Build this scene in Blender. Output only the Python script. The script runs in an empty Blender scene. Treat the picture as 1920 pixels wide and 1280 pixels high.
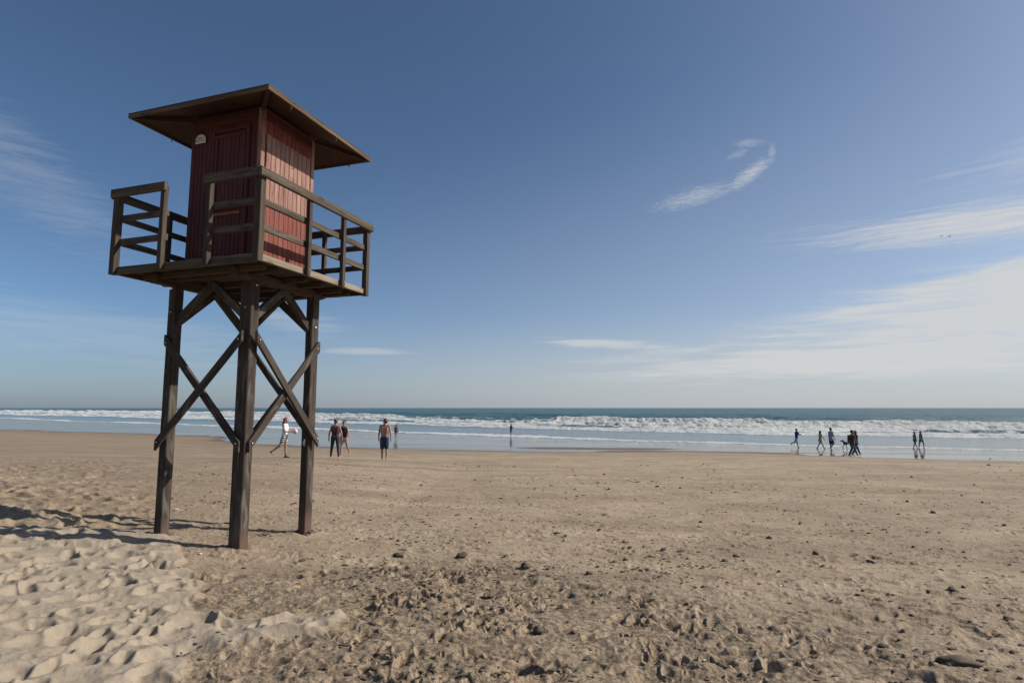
import bpy, bmesh, math, random
import numpy as np
from mathutils import Vector, Matrix
R = math.radians
rng = np.random.default_rng(7); random.seed(7)
scene = bpy.context.scene; col = scene.collection

# ------------------------------------------------------------------ camera, sky, sun, exposure
CZ = 1.6                                   # eye height above the sand
cam = bpy.data.cameras.new('camera'); camo = bpy.data.objects.new('camera', cam); col.objects.link(camo)
cam.sensor_width = 36; cam.lens = 1110.3/1920*36; cam.clip_start = .05; cam.clip_end = 60000
PITCH = math.atan(124.33/1110.3)
camo.location = (0, 0, CZ); camo.rotation_euler = (math.pi/2+PITCH, 0, 0); scene.camera = camo
scene.render.resolution_x = 1024; scene.render.resolution_y = 682
scene.view_settings.view_transform = 'Standard'; scene.view_settings.look = 'None'
scene.view_settings.exposure = 0.22; scene.view_settings.gamma = 1

SUN_AZ, SUN_EL = R(86), R(36)              # azimuth from +Y towards +X
sd = Vector((math.sin(SUN_AZ)*math.cos(SUN_EL), math.cos(SUN_AZ)*math.cos(SUN_EL), math.sin(SUN_EL)))
sun = bpy.data.lights.new('sun', 'SUN'); suno = bpy.data.objects.new('sun', sun); col.objects.link(suno)
sun.energy = 5.0; sun.angle = R(.5); sun.color = (1, .93, .82)
suno.rotation_euler = sd.to_track_quat('Z', 'Y').to_euler()

class NT:
    def __init__(s, tree): s.t = tree; s.n = tree.nodes; s.l = tree.links
    def new(s, typ, **kw):
        o = s.n.new(typ)
        for k, v in kw.items(): setattr(o, k, v)
        return o
    def put(s, sock, v):
        if isinstance(v, bpy.types.NodeSocket): s.l.new(v, sock)
        elif v is not None: sock.default_value = v
    def math(s, op, a, b=None, c=None, clamp=False):
        o = s.new('ShaderNodeMath', operation=op); o.use_clamp = clamp
        for i, v in enumerate((a, b, c)): s.put(o.inputs[i], v) if v is not None else None
        return o.outputs[0]
    def noise(s, vec, scale, detail=4, rough=.55, dist=0, out='Fac'):
        o = s.new('ShaderNodeTexNoise'); s.put(o.inputs['Vector'], vec); s.put(o.inputs['Scale'], scale)
        s.put(o.inputs['Detail'], detail); s.put(o.inputs['Roughness'], rough); s.put(o.inputs['Distortion'], dist)
        return o.outputs[out]
    def mapr(s, v, a, b, c=0., d=1., smooth=True):
        o = s.new('ShaderNodeMapRange'); o.interpolation_type = 'SMOOTHSTEP' if smooth else 'LINEAR'
        s.put(o.inputs[0], v)
        for i, x in enumerate((a, b, c, d)): s.put(o.inputs[i+1], x)
        return o.outputs[0]
    def mix(s, f, a, b, mode='MIX'):
        o = s.new('ShaderNodeMix', data_type='RGBA', blend_type=mode)
        s.put(o.inputs[0], f); s.put(o.inputs[6], a); s.put(o.inputs[7], b); return o.outputs[2]
    def mapping(s, vec, loc=(0, 0, 0), rot=(0, 0, 0), sc=(1, 1, 1), typ='POINT'):
        o = s.new('ShaderNodeMapping', vector_type=typ); s.put(o.inputs[0], vec)
        o.inputs[1].default_value = loc; o.inputs[2].default_value = rot; o.inputs[3].default_value = sc
        return o.outputs[0]
    def attr(s, name, out='Vector'):
        o = s.new('ShaderNodeAttribute', attribute_name=name); return o.outputs[out]
    def bump(s, h, strength=.5, dist=.01, nrm=None):
        o = s.new('ShaderNodeBump'); s.put(o.inputs['Strength'], strength); s.put(o.inputs['Distance'], dist)
        s.put(o.inputs['Height'], h)
        if nrm is not None: s.put(o.inputs['Normal'], nrm)
        return o.outputs[0]

def C(*c): return (*c, 1) if len(c) == 3 else (c[0], c[0], c[0], 1)
def material(name, color=None, rough=.8, metallic=0):
    m = bpy.data.materials.new(name); m.use_nodes = True; m.node_tree.nodes.clear()
    t = NT(m.node_tree); b = t.new('ShaderNodeBsdfPrincipled'); o = t.new('ShaderNodeOutputMaterial')
    t.l.new(b.outputs[0], o.inputs[0])
    if color is not None: b.inputs['Base Color'].default_value = C(*color)
    b.inputs['Roughness'].default_value = rough; b.inputs['Metallic'].default_value = metallic
    return m, t, b

world = bpy.data.worlds.new('World'); scene.world = world; world.use_nodes = True
world.node_tree.nodes.clear(); t = NT(world.node_tree)
sky = t.new('ShaderNodeTexSky', sky_type='NISHITA'); sky.sun_disc = False
sky.sun_elevation = SUN_EL; sky.sun_rotation = SUN_AZ; sky.altitude = 0
sky.air_density = .6; sky.dust_density = 1.15; sky.ozone_density = 2.2
tc = t.new('ShaderNodeTexCoord').outputs['Generated']
sep = t.new('ShaderNodeSeparateXYZ'); t.l.new(tc, sep.inputs[0])
az = t.math('MULTIPLY', t.math('ARCTAN2', sep.outputs[0], sep.outputs[1]), 57.2958)
el = t.math('MULTIPLY', t.math('ARCSINE', sep.outputs[2]), 57.2958)
cmb = t.new('ShaderNodeCombineXYZ'); t.l.new(az, cmb.inputs[0]); t.l.new(el, cmb.inputs[1]); ae = cmb.outputs[0]
def streaks(rot, sx, sy, seed, dist=1.2, lo=.42, hi=.72, scale=1., detail=6):
    v = t.mapping(ae, loc=(seed, seed*1.7, 0), rot=(0, 0, R(rot)), sc=(sx, sy, 1))
    return t.mapr(t.noise(v, scale, detail, .6, dist), lo, hi)
def blob(a0, e0, rot, sa, se, soft=1.):
    v = t.mapping(ae, loc=(a0, e0, 0), rot=(0, 0, R(rot)), sc=(sa, se, 1), typ='TEXTURE')
    o = t.new('ShaderNodeVectorMath', operation='LENGTH'); t.l.new(v, o.inputs[0])
    return t.mapr(o.outputs['Value'], 1., 1.-soft, 0., 1.)
def add(*v):
    r = v[0]
    for x in v[1:]: r = t.math('ADD', r, x)
    return r
mul = lambda a, b: t.math('MULTIPLY', a, b)
def fib(rot, sx, sy, seed, dist=1.0):
    v = t.mapping(ae, loc=(seed, seed*1.7, 0), rot=(0, 0, R(rot)), sc=(sx, sy, 1))
    a = t.noise(v, 1., 10, .62, dist)
    v2 = t.mapping(ae, loc=(seed+7, seed, 0), rot=(0, 0, R(rot-4)), sc=(sx*2.6, sy*2.4, 1))
    return t.math('SUBTRACT', t.math('MULTIPLY_ADD', t.noise(v2, 1., 9, .66, dist*1.4), .42, t.math('MULTIPLY', a, .58)), .5)
def piece(b, f, k, lo, hi, amp): return t.math('MULTIPLY', t.mapr(t.math('MULTIPLY_ADD', f, k, b), lo, hi), t.math('MULTIPLY', t.mapr(b, .0, .45), amp))
fR = fib(-6, .05, .75, 3.1); fR2 = fib(-11, .06, 1.0, 12.7, 1.4); fL = fib(8, .05, .8, 33.5); fL2 = fib(30, .07, .55, 5.5, 1.3); fW = fib(-22, .42, 2.6, 14.5, 2.6)
parts = [
    piece(blob(48, 7.9, 5, 42, 6.2, 1.), fR, 2.8, .0, 1.30, 1.0),
    piece(blob(38, 9.6, 9, 20, 1.9, 1.), fR2, 2.6, .30, 1.3, .50),
    piece(blob(44, 13.8, -2, 30, 2.8, 1.), fR2, 2.8, .12, 1.45, .85),
    piece(blob(46, 18.5, 12, 22, 5.0, 1.), fR, 3.0, .38, 1.4, .26),
    piece(blob(28, 3.9, 0, 40, 3.2, 1.), fR, 3.0, .15, 1.35, .72),
    piece(blob(9, 6.1, -3, 12, 1.2, 1.), fR2, 2.6, .38, 1.0, .50),
    mul(blob(24, 1.0, 0, 66, 9, 1.), .34),
    mul(blob(28, 5.0, 0, 66, 26, 1.), .22),
    mul(blob(48, 22, 0, 42, 30, 1.), .04),
    # curled wisp
    piece(blob(17.6, 19.2, 9, 7.5, 1.7, 1.), fW, 3.0, .30, 1.5, .48),
    piece(blob(22.7, 20.6, 31, 4.0, 1.3, 1.), fW, 3.0, .25, 1.4, .60),
    piece(blob(24.6, 22.0, 84, 1.8, .7, 1.), fW, 2.4, .35, 1.3, .34),
    piece(blob(22.7, 23.2, -6, 3.2, .8, 1.), fW, 2.6, .35, 1.3, .30),
    piece(blob(21.7, 22.4, 14, 2.2, .7, 1.), fW, 2.6, .35, 1.3, .26),
    # left cirrus
    piece(blob(-41, 17.5, -33, 20, 6, 1.), fL2, 2.6, .35, 1.4, .20),
    piece(blob(-38, 6.2, -6, 28, 4.6, 1.), fL, 2.8, .32, 1.2, .17),
    piece(blob(-22, 8.5, -14, 16, 3.0, 1.), fL, 2.8, .42, 1.3, .28),
    piece(blob(-14, 5.3, 0, 8, .8, 1.), fR2, 2.0, .35, 1.0, .36),
]
cloud = t.math('MINIMUM', add(*parts), .95)
hs = t.new('ShaderNodeHueSaturation'); t.l.new(sky.outputs[0], hs.inputs['Color']); hs.inputs['Saturation'].default_value = 1.06
skyt = t.mix(1.0, hs.outputs[0], C(.97, 1.03, 1.0), 'MULTIPLY')
lowair = t.math('MULTIPLY', blob(10, -1.0, 0, 200, 11, 1.), .62)
skyt = t.mix(lowair, skyt, C(2.35, 2.8, 3.4))
skyc = t.mix(cloud, skyt, C(5.5, 5.6, 5.65))
bg = t.new('ShaderNodeBackground'); bg.inputs[1].default_value = .098; t.l.new(skyc, bg.inputs[0])
wo = t.new('ShaderNodeOutputWorld'); t.l.new(bg.outputs[0], wo.inputs[0])

# ------------------------------------------------------------------ helpers
def link(o, parent=None):
    col.objects.link(o)
    if parent is not None: o.parent = parent
    return o
def tag(o, label=None, cat=None, group=None, kind=None):
    if label: o['label'] = label
    if cat: o['category'] = cat
    if group: o['group'] = group
    if kind: o['kind'] = kind
    return o
def mesh_obj(name, me, mat, parent=None, smooth=False):
    o = bpy.data.objects.new(name, me)
    if mat is not None: me.materials.append(mat)
    if smooth: me.polygons.foreach_set('use_smooth', np.ones(len(me.polygons), bool))
    return link(o, parent)
def empty(name, loc, rz=0):
    o = bpy.data.objects.new(name, None); o.empty_display_size = .3
    o.location = loc; o.rotation_euler = (0, 0, rz); return link(o)
def ss(x, a, b):
    x = np.clip((x-a)/(b-a), 0, 1); return x*x*(3-2*x)

# vectorised gradient noise
_P = rng.permutation(1024); _P = np.concatenate([_P, _P, _P]); _A = rng.random(1024)*2*np.pi
_GX, _GY = np.cos(_A), np.sin(_A)
def pn(x, y):
    xi = np.floor(x).astype(np.int64); yi = np.floor(y).astype(np.int64); fx = x-xi; fy = y-yi
    xi &= 1023; yi &= 1023; x1 = (xi+1) & 1023; y1 = (yi+1) & 1023
    u = fx*fx*fx*(fx*(fx*6-15)+10); v = fy*fy*fy*(fy*(fy*6-15)+10)
    def g(ix, iy, dx, dy):
        h = _P[_P[ix]+iy]; return _GX[h]*dx+_GY[h]*dy
    a = g(xi, yi, fx, fy); b = g(x1, yi, fx-1, fy); c = g(xi, y1, fx, fy-1); d = g(x1, y1, fx-1, fy-1)
    return 1.5*((a*(1-u)+b*u)*(1-v)+(c*(1-u)+d*u)*v)
def fbm(x, y, s, oct=4, gain=.5, off=0.):
    r = 0; a = 1; x = x/s+off; y = y/s+off*1.3
    for _ in range(oct):
        r = r+a*pn(x, y); x = x*2.03+17.1; y = y*2.03+5.3; a *= gain
    return r

# shoreline: X -> Y of the edge of the damp sand, and of the first foam edge
YE_X = [-400, -150, -75, -58.7, -43.8, -34, -31, -24, -17, -8.6, -1.5, 5.4, 11.3, 18, 20, 22, 25, 28.8, 60, 200]
YE_Y = [230, 116, 86.6, 80.5, 73.7, 69, 62, 54, 48, 45.6, 43.3, 42.8, 45, 43.5, 40.5, 37.2, 34.6, 33.3, 27, 10]
YS_X = [-400, -150, -75, -30, -10, 0, 15, 28, 60, 200]
YS_Y = [230, 116, 84, 56, 46, 43.5, 42, 35.5, 29, 12]
YF_X = [-700, -194, -129, -86, -29.6, -3, 17, 47, 100, 400]
YF_Y = [590, 225, 174, 145, 102, 82, 68, 54, 40, 10]
def smooth_interp(X, xs, ys, w):
    r = 0
    for k in (-2, -1, 0, 1, 2): r = r+np.interp(X+k*w/2, xs, ys)
    return r/5
SEA = -3.85                                 # relative to the eye
def base_z(X, Y):
    ye = smooth_interp(X, YS_X, YS_Y, 8); yf = smooth_interp(X, YF_X, YF_Y, 10)
    t_ = np.clip(Y/ye, 0, 1); z = -(1.6+1.52*t_**1.35)
    z = np.where(Y < 0, -1.6-.0*Y, z)
    w = (Y-ye)/np.maximum(yf-ye, 5)
    z = np.where(Y > ye, -3.12-(3.85-3.12)*np.clip(w, 0, 1)**1.15, z)
    z = np.where(w > 1, -3.85-.02*(Y-yf), z)
    m = np.clip(-X-2, 0, 6); z = z+.07*m*(1-ss(Y, 14, 34))
    return np.maximum(z, -8)
th = PITCH
def ray(x, y):
    a = (x-960)/1110.3; b = (640-y)/1110.3
    return np.array([a, math.cos(th)-b*math.sin(th), math.sin(th)+b*math.cos(th)])
def hit(x, y):                              # where a sight line from the eye meets the beach
    r = ray(x, y); s = np.linspace(.5, 300, 12000)
    P = r[:, None]*s; g = base_z(P[0], P[1]); i = np.argmax(P[2] < g)
    return P[:, i]

# ------------------------------------------------------------------ the beach
def sdist(X, Y, poly):                       # signed distance, positive inside
    d = np.full(X.shape, 1e9); ins = np.zeros(X.shape, bool); n = len(poly)
    for i in range(n):
        ax, ay = poly[i]; bx, by = poly[(i+1) % n]; ex, ey = bx-ax, by-ay
        t_ = np.clip(((X-ax)*ex+(Y-ay)*ey)/(ex*ex+ey*ey), 0, 1)
        d = np.minimum(d, (X-ax-t_*ex)**2+(Y-ay-t_*ey)**2)
        c = ((ay > Y) != (by > Y)) & (X < (bx-ax)*(Y-ay)/((by-ay) if by != ay else 1e-9)+ax); ins ^= c
    d = np.sqrt(d); return np.where(ins, d, -d)
def ipoly(pts): return [tuple(hit(*p)[:2]) for p in pts]
SOFT = ipoly([(318, 1010), (352, 1060), (376, 1100), (362, 1140), (395, 1163), (440, 1168), (520, 1166), (590, 1157),
              (648, 1160), (610, 1192), (545, 1210), (470, 1216), (420, 1222), (372, 1246), (340, 1279)])
SOFT = SOFT+[(SOFT[-1][0]-.1, 2.0), (-1.9, .5), (-14, .5), (-14, 8.1), (-8, 7.8), (-5.2, 7.4)]
CHURN = ipoly([(340, 1060), (600, 1075), (860, 1045), (1150, 1085), (1420, 1140), (1700, 1200), (1900, 1255)])
CHURN = CHURN+[(3.0, .8), (-2.6, .8)]

dense = np.linspace(-54, 54, 1500); left = np.linspace(-180, -54, 90)[:-1]; right = np.linspace(54, 180, 90)[1:]
phi = np.radians(np.concatenate([left, dense, right])); NP = len(phi)
rr = [1.2]
while rr[-1] < 400:
    r_ = rr[-1]; rr.append(r_*(1+(.0034 if r_ < 18 else .0055 if r_ < 60 else .014)))
rr = np.array(rr); NR = len(rr)
PH, RR = np.meshgrid(phi, rr); GX = np.sin(PH)*RR; GY = np.cos(PH)*RR
bz = base_z(GX, GY)
near = 1-ss(RR, 25, 60)
wx = GX+.035*fbm(GX, GY, .3, 2, off=3); wy = GY+.035*fbm(GX, GY, .3, 2, off=9)
sdS = sdist(GX+.06*fbm(GX, GY, .22, 3), GY+.06*fbm(GX, GY, .22, 3, off=7), SOFT)
soft = ss(sdS, -.05, .06)
back = ss(-GX/np.maximum(GY, .5)+.06*fbm(GX, GY, 2.5, 3, off=33), .50, .72)*ss(GY, 6.2, 8.5)*(1-ss(GY, 20, 36))*(1-soft)   # dimpled sand left of the tower
mid = ss(-GX/np.maximum(GY, .5)+.05*fbm(GX, GY, 2.5, 3, off=35), .22, .42)*(1-ss(-GX/np.maximum(GY, .5), .6, .9))*ss(GY, 5.5, 8)*(1-ss(GY, 20, 34))*(1-soft)
sdC = sdist(wx, wy, CHURN); churn = ss(sdC, -.5, .5)*(1-soft)
dist_fade = 1-ss(GY, 30, 40)
h = .05*fbm(GX, GY, 4.5, 3, off=2)*(1-ss(RR, 40, 60))
h += soft*(.035+.018*fbm(GX, GY, .9, 2, off=31)+.004*fbm(GX, GY, .10, 3, .6, off=12))
bil = np.abs(fbm(wx, wy, .16, 3, .55, off=40)); rid = 1-np.abs(fbm(wx, wy, .30, 2, .5, off=51))
patch = ss(fbm(GX, GY, .95, 2, off=66), -.22, .30)*(1-.45*ss(GX, .3, 1.8)); churnp = churn*(.50+.50*patch)
h += churn*(.022*fbm(GX, GY, .5, 2, off=61)+.010*fbm(GX, GY, .17, 2, off=62)+(.002+.006*patch)*(bil-.25)+.0022*fbm(GX, GY, .03, 2, off=63)+.010*np.clip(fbm(wx, wy, .09, 3, .6, off=44)-.22, 0, .5)*patch)
h += back*(.02*(np.abs(fbm(wx, wy, .28, 3, .55, off=71))-.25)+.012*fbm(GX, GY, .6, 2, off=77))
firm = (1-soft)*(1-churn)*(1-back)
h += firm*dist_fade*(.010*fbm(GX*.55, GY*1.3, .45, 3, .55, off=81)+.006*(np.abs(fbm(wx*.5, wy*1.5, .10, 3, .6, off=91))-.3))
h += dist_fade*.0025*fbm(GX, GY, .035, 2, off=101)*(1-ss(RR, 8, 14))
dph = math.radians(108/1499)
def pits(n, rmin, rmax, az0, az1, size, depth, mask, rim=.35, asym=1.6, sharp=4, seed=0, ar=(0, math.pi), skew=0.):
    g = np.random.default_rng(seed)
    for _ in range(n):
        r = math.sqrt(g.uniform(rmin**2, rmax**2)) if rmax < 13 else math.exp(g.uniform(math.log(rmin), math.log(rmax)))
        a = math.radians(g.uniform(az0, az1)); x, y = r*math.sin(a), r*math.cos(a)
        s = g.uniform(*size); d = g.uniform(*depth); ang = g.uniform(*ar); ca, sa = math.cos(ang), math.sin(ang)
        R_ = s*2.4; i0, i1 = np.searchsorted(rr, r-R_), np.searchsorted(rr, r+R_)+1
        j0, j1 = np.searchsorted(phi, a-R_/r), np.searchsorted(phi, a+R_/r)+1
        ii = int(np.searchsorted(rr, r)); jj = int(np.searchsorted(phi, a))
        if ii >= NR or jj >= NP: continue
        mk = mask[ii, jj]
        if mk < g.uniform(0, .9): continue
        dx = wx[i0:i1, j0:j1]-x; dy = wy[i0:i1, j0:j1]-y
        if dx.size == 0: continue
        p = (dx*ca+dy*sa)/asym; q = -dx*sa+dy*ca
        rho = np.sqrt(p*p+q*q)/s*1.25+.12*p/s
        sk = skew*np.tanh(1.2*q/s)
        prof = -np.exp(-rho**sharp)*(1+sk)+rim*np.exp(-((rho-1.25)/.33)**2)*(1+1.3*sk)
        h[i0:i1, j0:j1] += d*prof*mk
pits(820, 2.2, 11.5, -54, -8, (.05, .125), (.018, .042), soft, .36, 1.6, 4.4, 1, skew=.75)
pits(700, 2.2, 9, -54, -8, (.02, .05), (.004, .014), soft, .35, 1.5, 3.0, 21)
pits(190, 2.2, 11.5, -54, -8, (.12, .19), (.022, .045), soft, .25, 1.5, 3., 12, skew=.5)
pits(2600, 8, 30, -54, -4, (.09, .17), (.02, .045), back, .45, 1.6, 3, 2, skew=.5)
pits(800, 2.2, 7.8, -44, 45, (.045, .105), (.018, .042), churnp, .30, 1.9, 5, 3, skew=.85)
pits(1300, 2.2, 7.8, -44, 45, (.028, .06), (.013, .030), churnp, .32, 2.2, 6, 35, skew=.8)
pits(3800, 2.2, 7.4, -44, 45, (.010, .030), (.006, .018), churnp, .30, 2.2, 5, 33, skew=.6)
pits(420, 2.2, 7, -44, 45, (.015, .045), (-.028, -.010), churnp, .0, 1.5, 3, 34)
pits(900, 2.2, 7, -44, 45, (.012, .035), (-.022, -.010), churnp, .0, 1.4, 3, 4)
pits(2600, 4, 14, -30, 50, (.012, .035), (-.014, -.006), firm, .0, 1.8, 3, 5)
pits(1500, 4, 24, -40, 50, (.05, .12), (.004, .012), firm, .5, 2.0, 4, 6)
pits(5200, 2.5, 22, -40, 50, (.015, .045), (.006, .020), firm, .5, 3.2, 5, 66, (-.55, .15))
_F = (-2.8371, 6.4557); _s, _c = math.sin(.32576), math.cos(.32576)
for (u_, v_) in ((.60, .57), (.57, 1.74), (1.79, .57), (1.68, 1.68)):
    lx = _F[0]-_c*u_+_s*v_; ly = _F[1]+_s*u_+_c*v_; dl = np.hypot(GX-lx, GY-ly)*(1+.25*fbm(GX, GY, .2, 2, off=u_*9))
    h += .022*np.exp(-((dl-.17)/.085)**2)-.02*np.exp(-(dl/.10)**2)
pits(1600, 14, 40, -40, 50, (.04, .09), (-.02, -.008), firm, .0, 1.8, 3, 8)
h *= 1-ss(RR, 60, 120)
ye = np.interp(GX+1.5*fbm(GX, GY, 9, 2), YE_X, YE_Y); dE = GY-ye+.9*fbm(GX*.4, GY, 2.2, 3, off=5)
yfS = smooth_interp(GX, YF_X, YF_Y, 10)
h *= 1-ss(dE, -3, .5)
wetz = ss(dE, -.6, .6)
h += wetz*.012*fbm(GX*.3, GY, 6, 2, off=121)*(1-ss(RR, 60, 160))
wet = ss(dE, -.15, .35)
bar = np.exp(-((GX-7.0)/7.5)**2-((GY-47.8+.06*GX)/1.9)**2)+.6*np.exp(-((GX-20)/9)**2-((GY-44.5+.1*GX)/.7)**2)
bar = bar*(1+.5*fbm(GX*.3, GY, 1.6, 3, off=15)); wet = wet*(1-ss(bar, .35, .55)*.92)
trk = sum(np.exp(-((GY-y0-.04*(GX+8)-.25*fbm(GX, GX*0, 6, 2, off=y0))/w0)**2) for y0, w0 in ((24.3, .28), (25.6, .22), (20.5, .3)))*ss(-GX, -4, 4)*.9  # track lines: groove shadows put in as darker sand colour
damp = ss(dE, -3.2, -.2); drk = ss(dE, -15, -3)*(.35+.65*ss(-GX, -5, 22))+.75*ss(-GX, 4, 20)*ss(GY, 22, 34)*(1-ss(dE, -15, -3))
rel = np.stack([GX, GY, bz+h+CZ], -1).reshape(-1, 3)
def grid_mesh(name, co, nr, npz, wrap=False):
    me = bpy.data.meshes.new(name); me.vertices.add(len(co)); me.vertices.foreach_set('co', co.astype(np.float32).ravel())
    i = np.arange(nr-1)[:, None]; j = np.arange(npz-1)[None, :]
    a = (i*npz+j).ravel(); q = np.stack([a, a+npz, a+npz+1, a+1], -1)
    q = q[:, ::-1]
    n = len(q); me.loops.add(n*4); me.polygons.add(n)
    me.loops.foreach_set('vertex_index', q.astype(np.int32).ravel())
    me.polygons.foreach_set('loop_start', np.arange(0, n*4, 4, dtype=np.int32))
    me.update(calc_edges=True); me.polygons.foreach_set('use_smooth', np.ones(n, bool)); return me
def put_attr(me, name, v):
    a = me.attributes.new(name, 'FLOAT', 'POINT'); a.data.foreach_set('value', v.astype(np.float32).ravel())
gm = grid_mesh('sand', rel, NR, NP)
for k, v in (('soft', soft), ('churn', churn), ('back', np.maximum(back*.8, mid*.8)), ('wet', wet), ('damp', damp), ('drk', np.clip(drk+trk, 0, 1.6))): put_attr(gm, k, v)
def ground_z(x, y):
    r = math.hypot(x, y); a = math.atan2(x, y)
    i = min(int(np.searchsorted(rr, r)), NR-1); j = min(int(np.searchsorted(phi, a)), NP-1)
    return float(bz[i, j]+h[i, j]+CZ)

sandm, t, b = material('sand')
pos = t.new('ShaderNodeNewGeometry').outputs['Position']
A = lambda n: t.attr(n, 'Fac')
n1 = t.noise(pos, 1.3, 5, .6); n2 = t.noise(pos, 260, 2, .7); n3 = t.noise(pos, 22, 5, .65, .5)
stre = t.noise(t.mapping(pos, rot=(0, 0, R(12)), sc=(.35, 1.6, 1)), 5, 6, .65, .8)
fleck = t.mapr(t.noise(t.mapping(pos, rot=(0, 0, R(8)), sc=(.8, 2.0, 1)), 30, 5, .66, .8), .575, .64)  # dark organic specks; the long dashes also paint in shadows of low ripples
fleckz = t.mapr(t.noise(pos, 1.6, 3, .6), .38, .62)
firmc = t.mix(t.mapr(n1, .3, .7), C(0.298, 0.228, 0.159), C(0.361, 0.286, 0.203))
firmc = t.mix(t.mapr(stre, .50, .74), firmc, C(0.216, 0.182, 0.144))
softc = t.mix(t.mapr(n3, .3, .7), C(0.266, 0.217, 0.161), C(0.310, 0.256, 0.197))
big = t.noise(t.mapping(pos, rot=(0, 0, R(-14)), sc=(.12, .45, 1)), 1., 5, .6, 1.)
firmc = t.mix(t.mapr(big, .38, .64), t.mix(1., firmc, C(1.07, 1.06, 1.05), 'MULTIPLY'), t.mix(1., firmc, C(.84, .82, .80), 'MULTIPLY'))
c = t.mix(A('soft'), firmc, softc)
c = t.mix(t.math('MULTIPLY', A('churn'), t.mapr(n3, .42, .60, .05, .85)), c, C(0.124, 0.089, 0.057))
c = t.mix(t.math('MULTIPLY', A('back'), t.mapr(n3, .42, .64, .15, .9)), c, C(0.160, 0.116, 0.077))
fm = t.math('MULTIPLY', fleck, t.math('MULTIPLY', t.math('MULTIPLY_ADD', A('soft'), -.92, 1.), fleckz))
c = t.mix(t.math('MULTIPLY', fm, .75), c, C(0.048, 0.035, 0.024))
c = t.mix(t.mapr(n2, .35, .85), c, t.mix(.3, c, C(0.048, 0.039, 0.029)))
c = t.mix(t.math('MULTIPLY', A('drk'), .55), c, C(0.140, 0.097, 0.061))
c = t.mix(A('damp'), c, C(0.124, 0.085, 0.053))
c = t.mix(A('wet'), c, C(.085, .068, .052))
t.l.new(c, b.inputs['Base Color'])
dryrough = t.math('MULTIPLY_ADD', A('damp'), -.35, .95)
film = t.mapr(t.noise(t.mapping(pos, rot=(0, 0, R(-10)), sc=(.035, .6, 1)), 1., 5, .6, .8), .40, .68, .045, .20)
t.l.new(t.mapr(A('wet'), .0, 1., dryrough, film), b.inputs['Roughness'])
t.l.new(t.mapr(A('wet'), 0, 1, .35, .60), b.inputs['Specular IOR Level'])
hgt = add(t.math('MULTIPLY', t.noise(pos, 45, 4, .7), .6), t.math('MULTIPLY', n2, .15), t.math('MULTIPLY', t.noise(t.mapping(pos, sc=(.6, 1.5, 1)), 9, 5, .65, .6), 1.1))
dry = t.math('SUBTRACT', 1., A('damp'))
bs = t.math('MULTIPLY', dry, t.math('MULTIPLY_ADD', A('soft'), -.55, .9))
bm1 = t.bump(hgt, bs, .022)
wv = t.noise(t.mapping(pos, sc=(.25, 1., 1)), .9, 3, .5)
bm2 = t.bump(wv, t.math('MULTIPLY', A('wet'), .10), .05, bm1)
t.l.new(bm2, b.inputs['Normal'])
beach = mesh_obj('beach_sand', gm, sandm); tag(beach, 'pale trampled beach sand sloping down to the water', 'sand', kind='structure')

# ------------------------------------------------------------------ the sea
phs = np.radians(np.linspace(-58, 58, 1400)); rs = list(np.arange(40, 60, 1.)); r_ = 60.
while r_ < 22000:
    rs.append(r_); r_ += .55 if r_ < 230 else 1.4 if r_ < 420 else max(3, r_*.022)
rs = np.array(rs); PS, RS = np.meshgrid(phs, rs); SX = np.sin(PS)*RS; SY = np.cos(PS)*RS
yf = smooth_interp(SX, YF_X, YF_Y, 10)
S = np.interp(SX, [-300, -86, -29, 17, 47, 120], [150, 140, 122, 103, 90, 84])
d = SY-yf
ed = 1.6*fbm(SX, SY*.2, 7, 4, .6, off=2)+3.*fbm(SX, SY*.05, 34, 2, off=5)       # wandering of the foam lines
foam = np.zeros_like(SX); hz = np.zeros_like(SX)
# first foam edge running up the wet sand
lft = 1-ss(SX, 8, 35)
q0 = d+ed*.8
bw = 2.2+9*lft*(.6+.6*fbm(SX, SX*0, 30, 2, off=8))
foam = np.maximum(foam, ss(q0, -.6, .2)*(1-ss(q0, bw*.5, bw*1.3))*(.78+.42*fbm(SX, SY, 1.8, 3, off=17)))
hz += .09*np.exp(-((q0-1)/1.6)**2)
def wave(q, H, wf, wb, off, wander, tail, broken, fh=1.):
    global foam, hz
    x = d-q*S+wander*fbm(SX, SY*.1, 45, 3, .5, off=off)+ed*.5
    hm = H*(.8+.35*fbm(SX, SY*.1, 28, 3, .6, off=off+4))*np.clip(fh, 0, 2)
    prof = np.where(x < 0, np.exp(-(x/wf)**2), np.exp(-(x/wb)**2)); hz += hm*prof
    lump = fbm(SX, SY*.6, 2.0, 3, .6, off=off+9)+.5*fbm(SX*.6, SY, 6, 2, off=off+19)
    crestfoam = ss(x, -2.6*wf-1.5, -1.9*wf-1)*(1-ss(x, .3*wb, 1.1*wb))
    trail = ss(x, 0, 2)*(1-ss(x, tail*.6, tail))*(.42+.62*fbm(SX, SY*.8, 5, 4, .6, off=off+13))
    foam = np.maximum(foam, np.maximum(crestfoam*(.92+.30*lump), trail)*broken)
    hz += (.26*lump+.10*fbm(SX, SY, .9, 2, off=off+29))*crestfoam*np.clip(broken, 0, 1)*min(1, H)
mod = lambda s, o, a, b_: ss(fbm(SX, SY*.05, s, 2, off=o), a, b_)
wave(.36, .42, 1.0, 5, 3, 5, 26, .75+.25*mod(30, 3, -.3, .1))
wave(.52, .40, 1.1, 5, 23, 8, 22, np.maximum(.35+.65*mod(60, 23, -.3, .1), ss(-SX, 35, 80)))
wave(.70, .80, 1.6, 6, 43, 8, 14, .75+.25*mod(60, 43, -.5, -.1))
brk = np.clip((1-ss(SX, -52, -38))+ss(SX, 10, 14), 0, 1)*(1-ss(SX, 128, 140))
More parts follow.
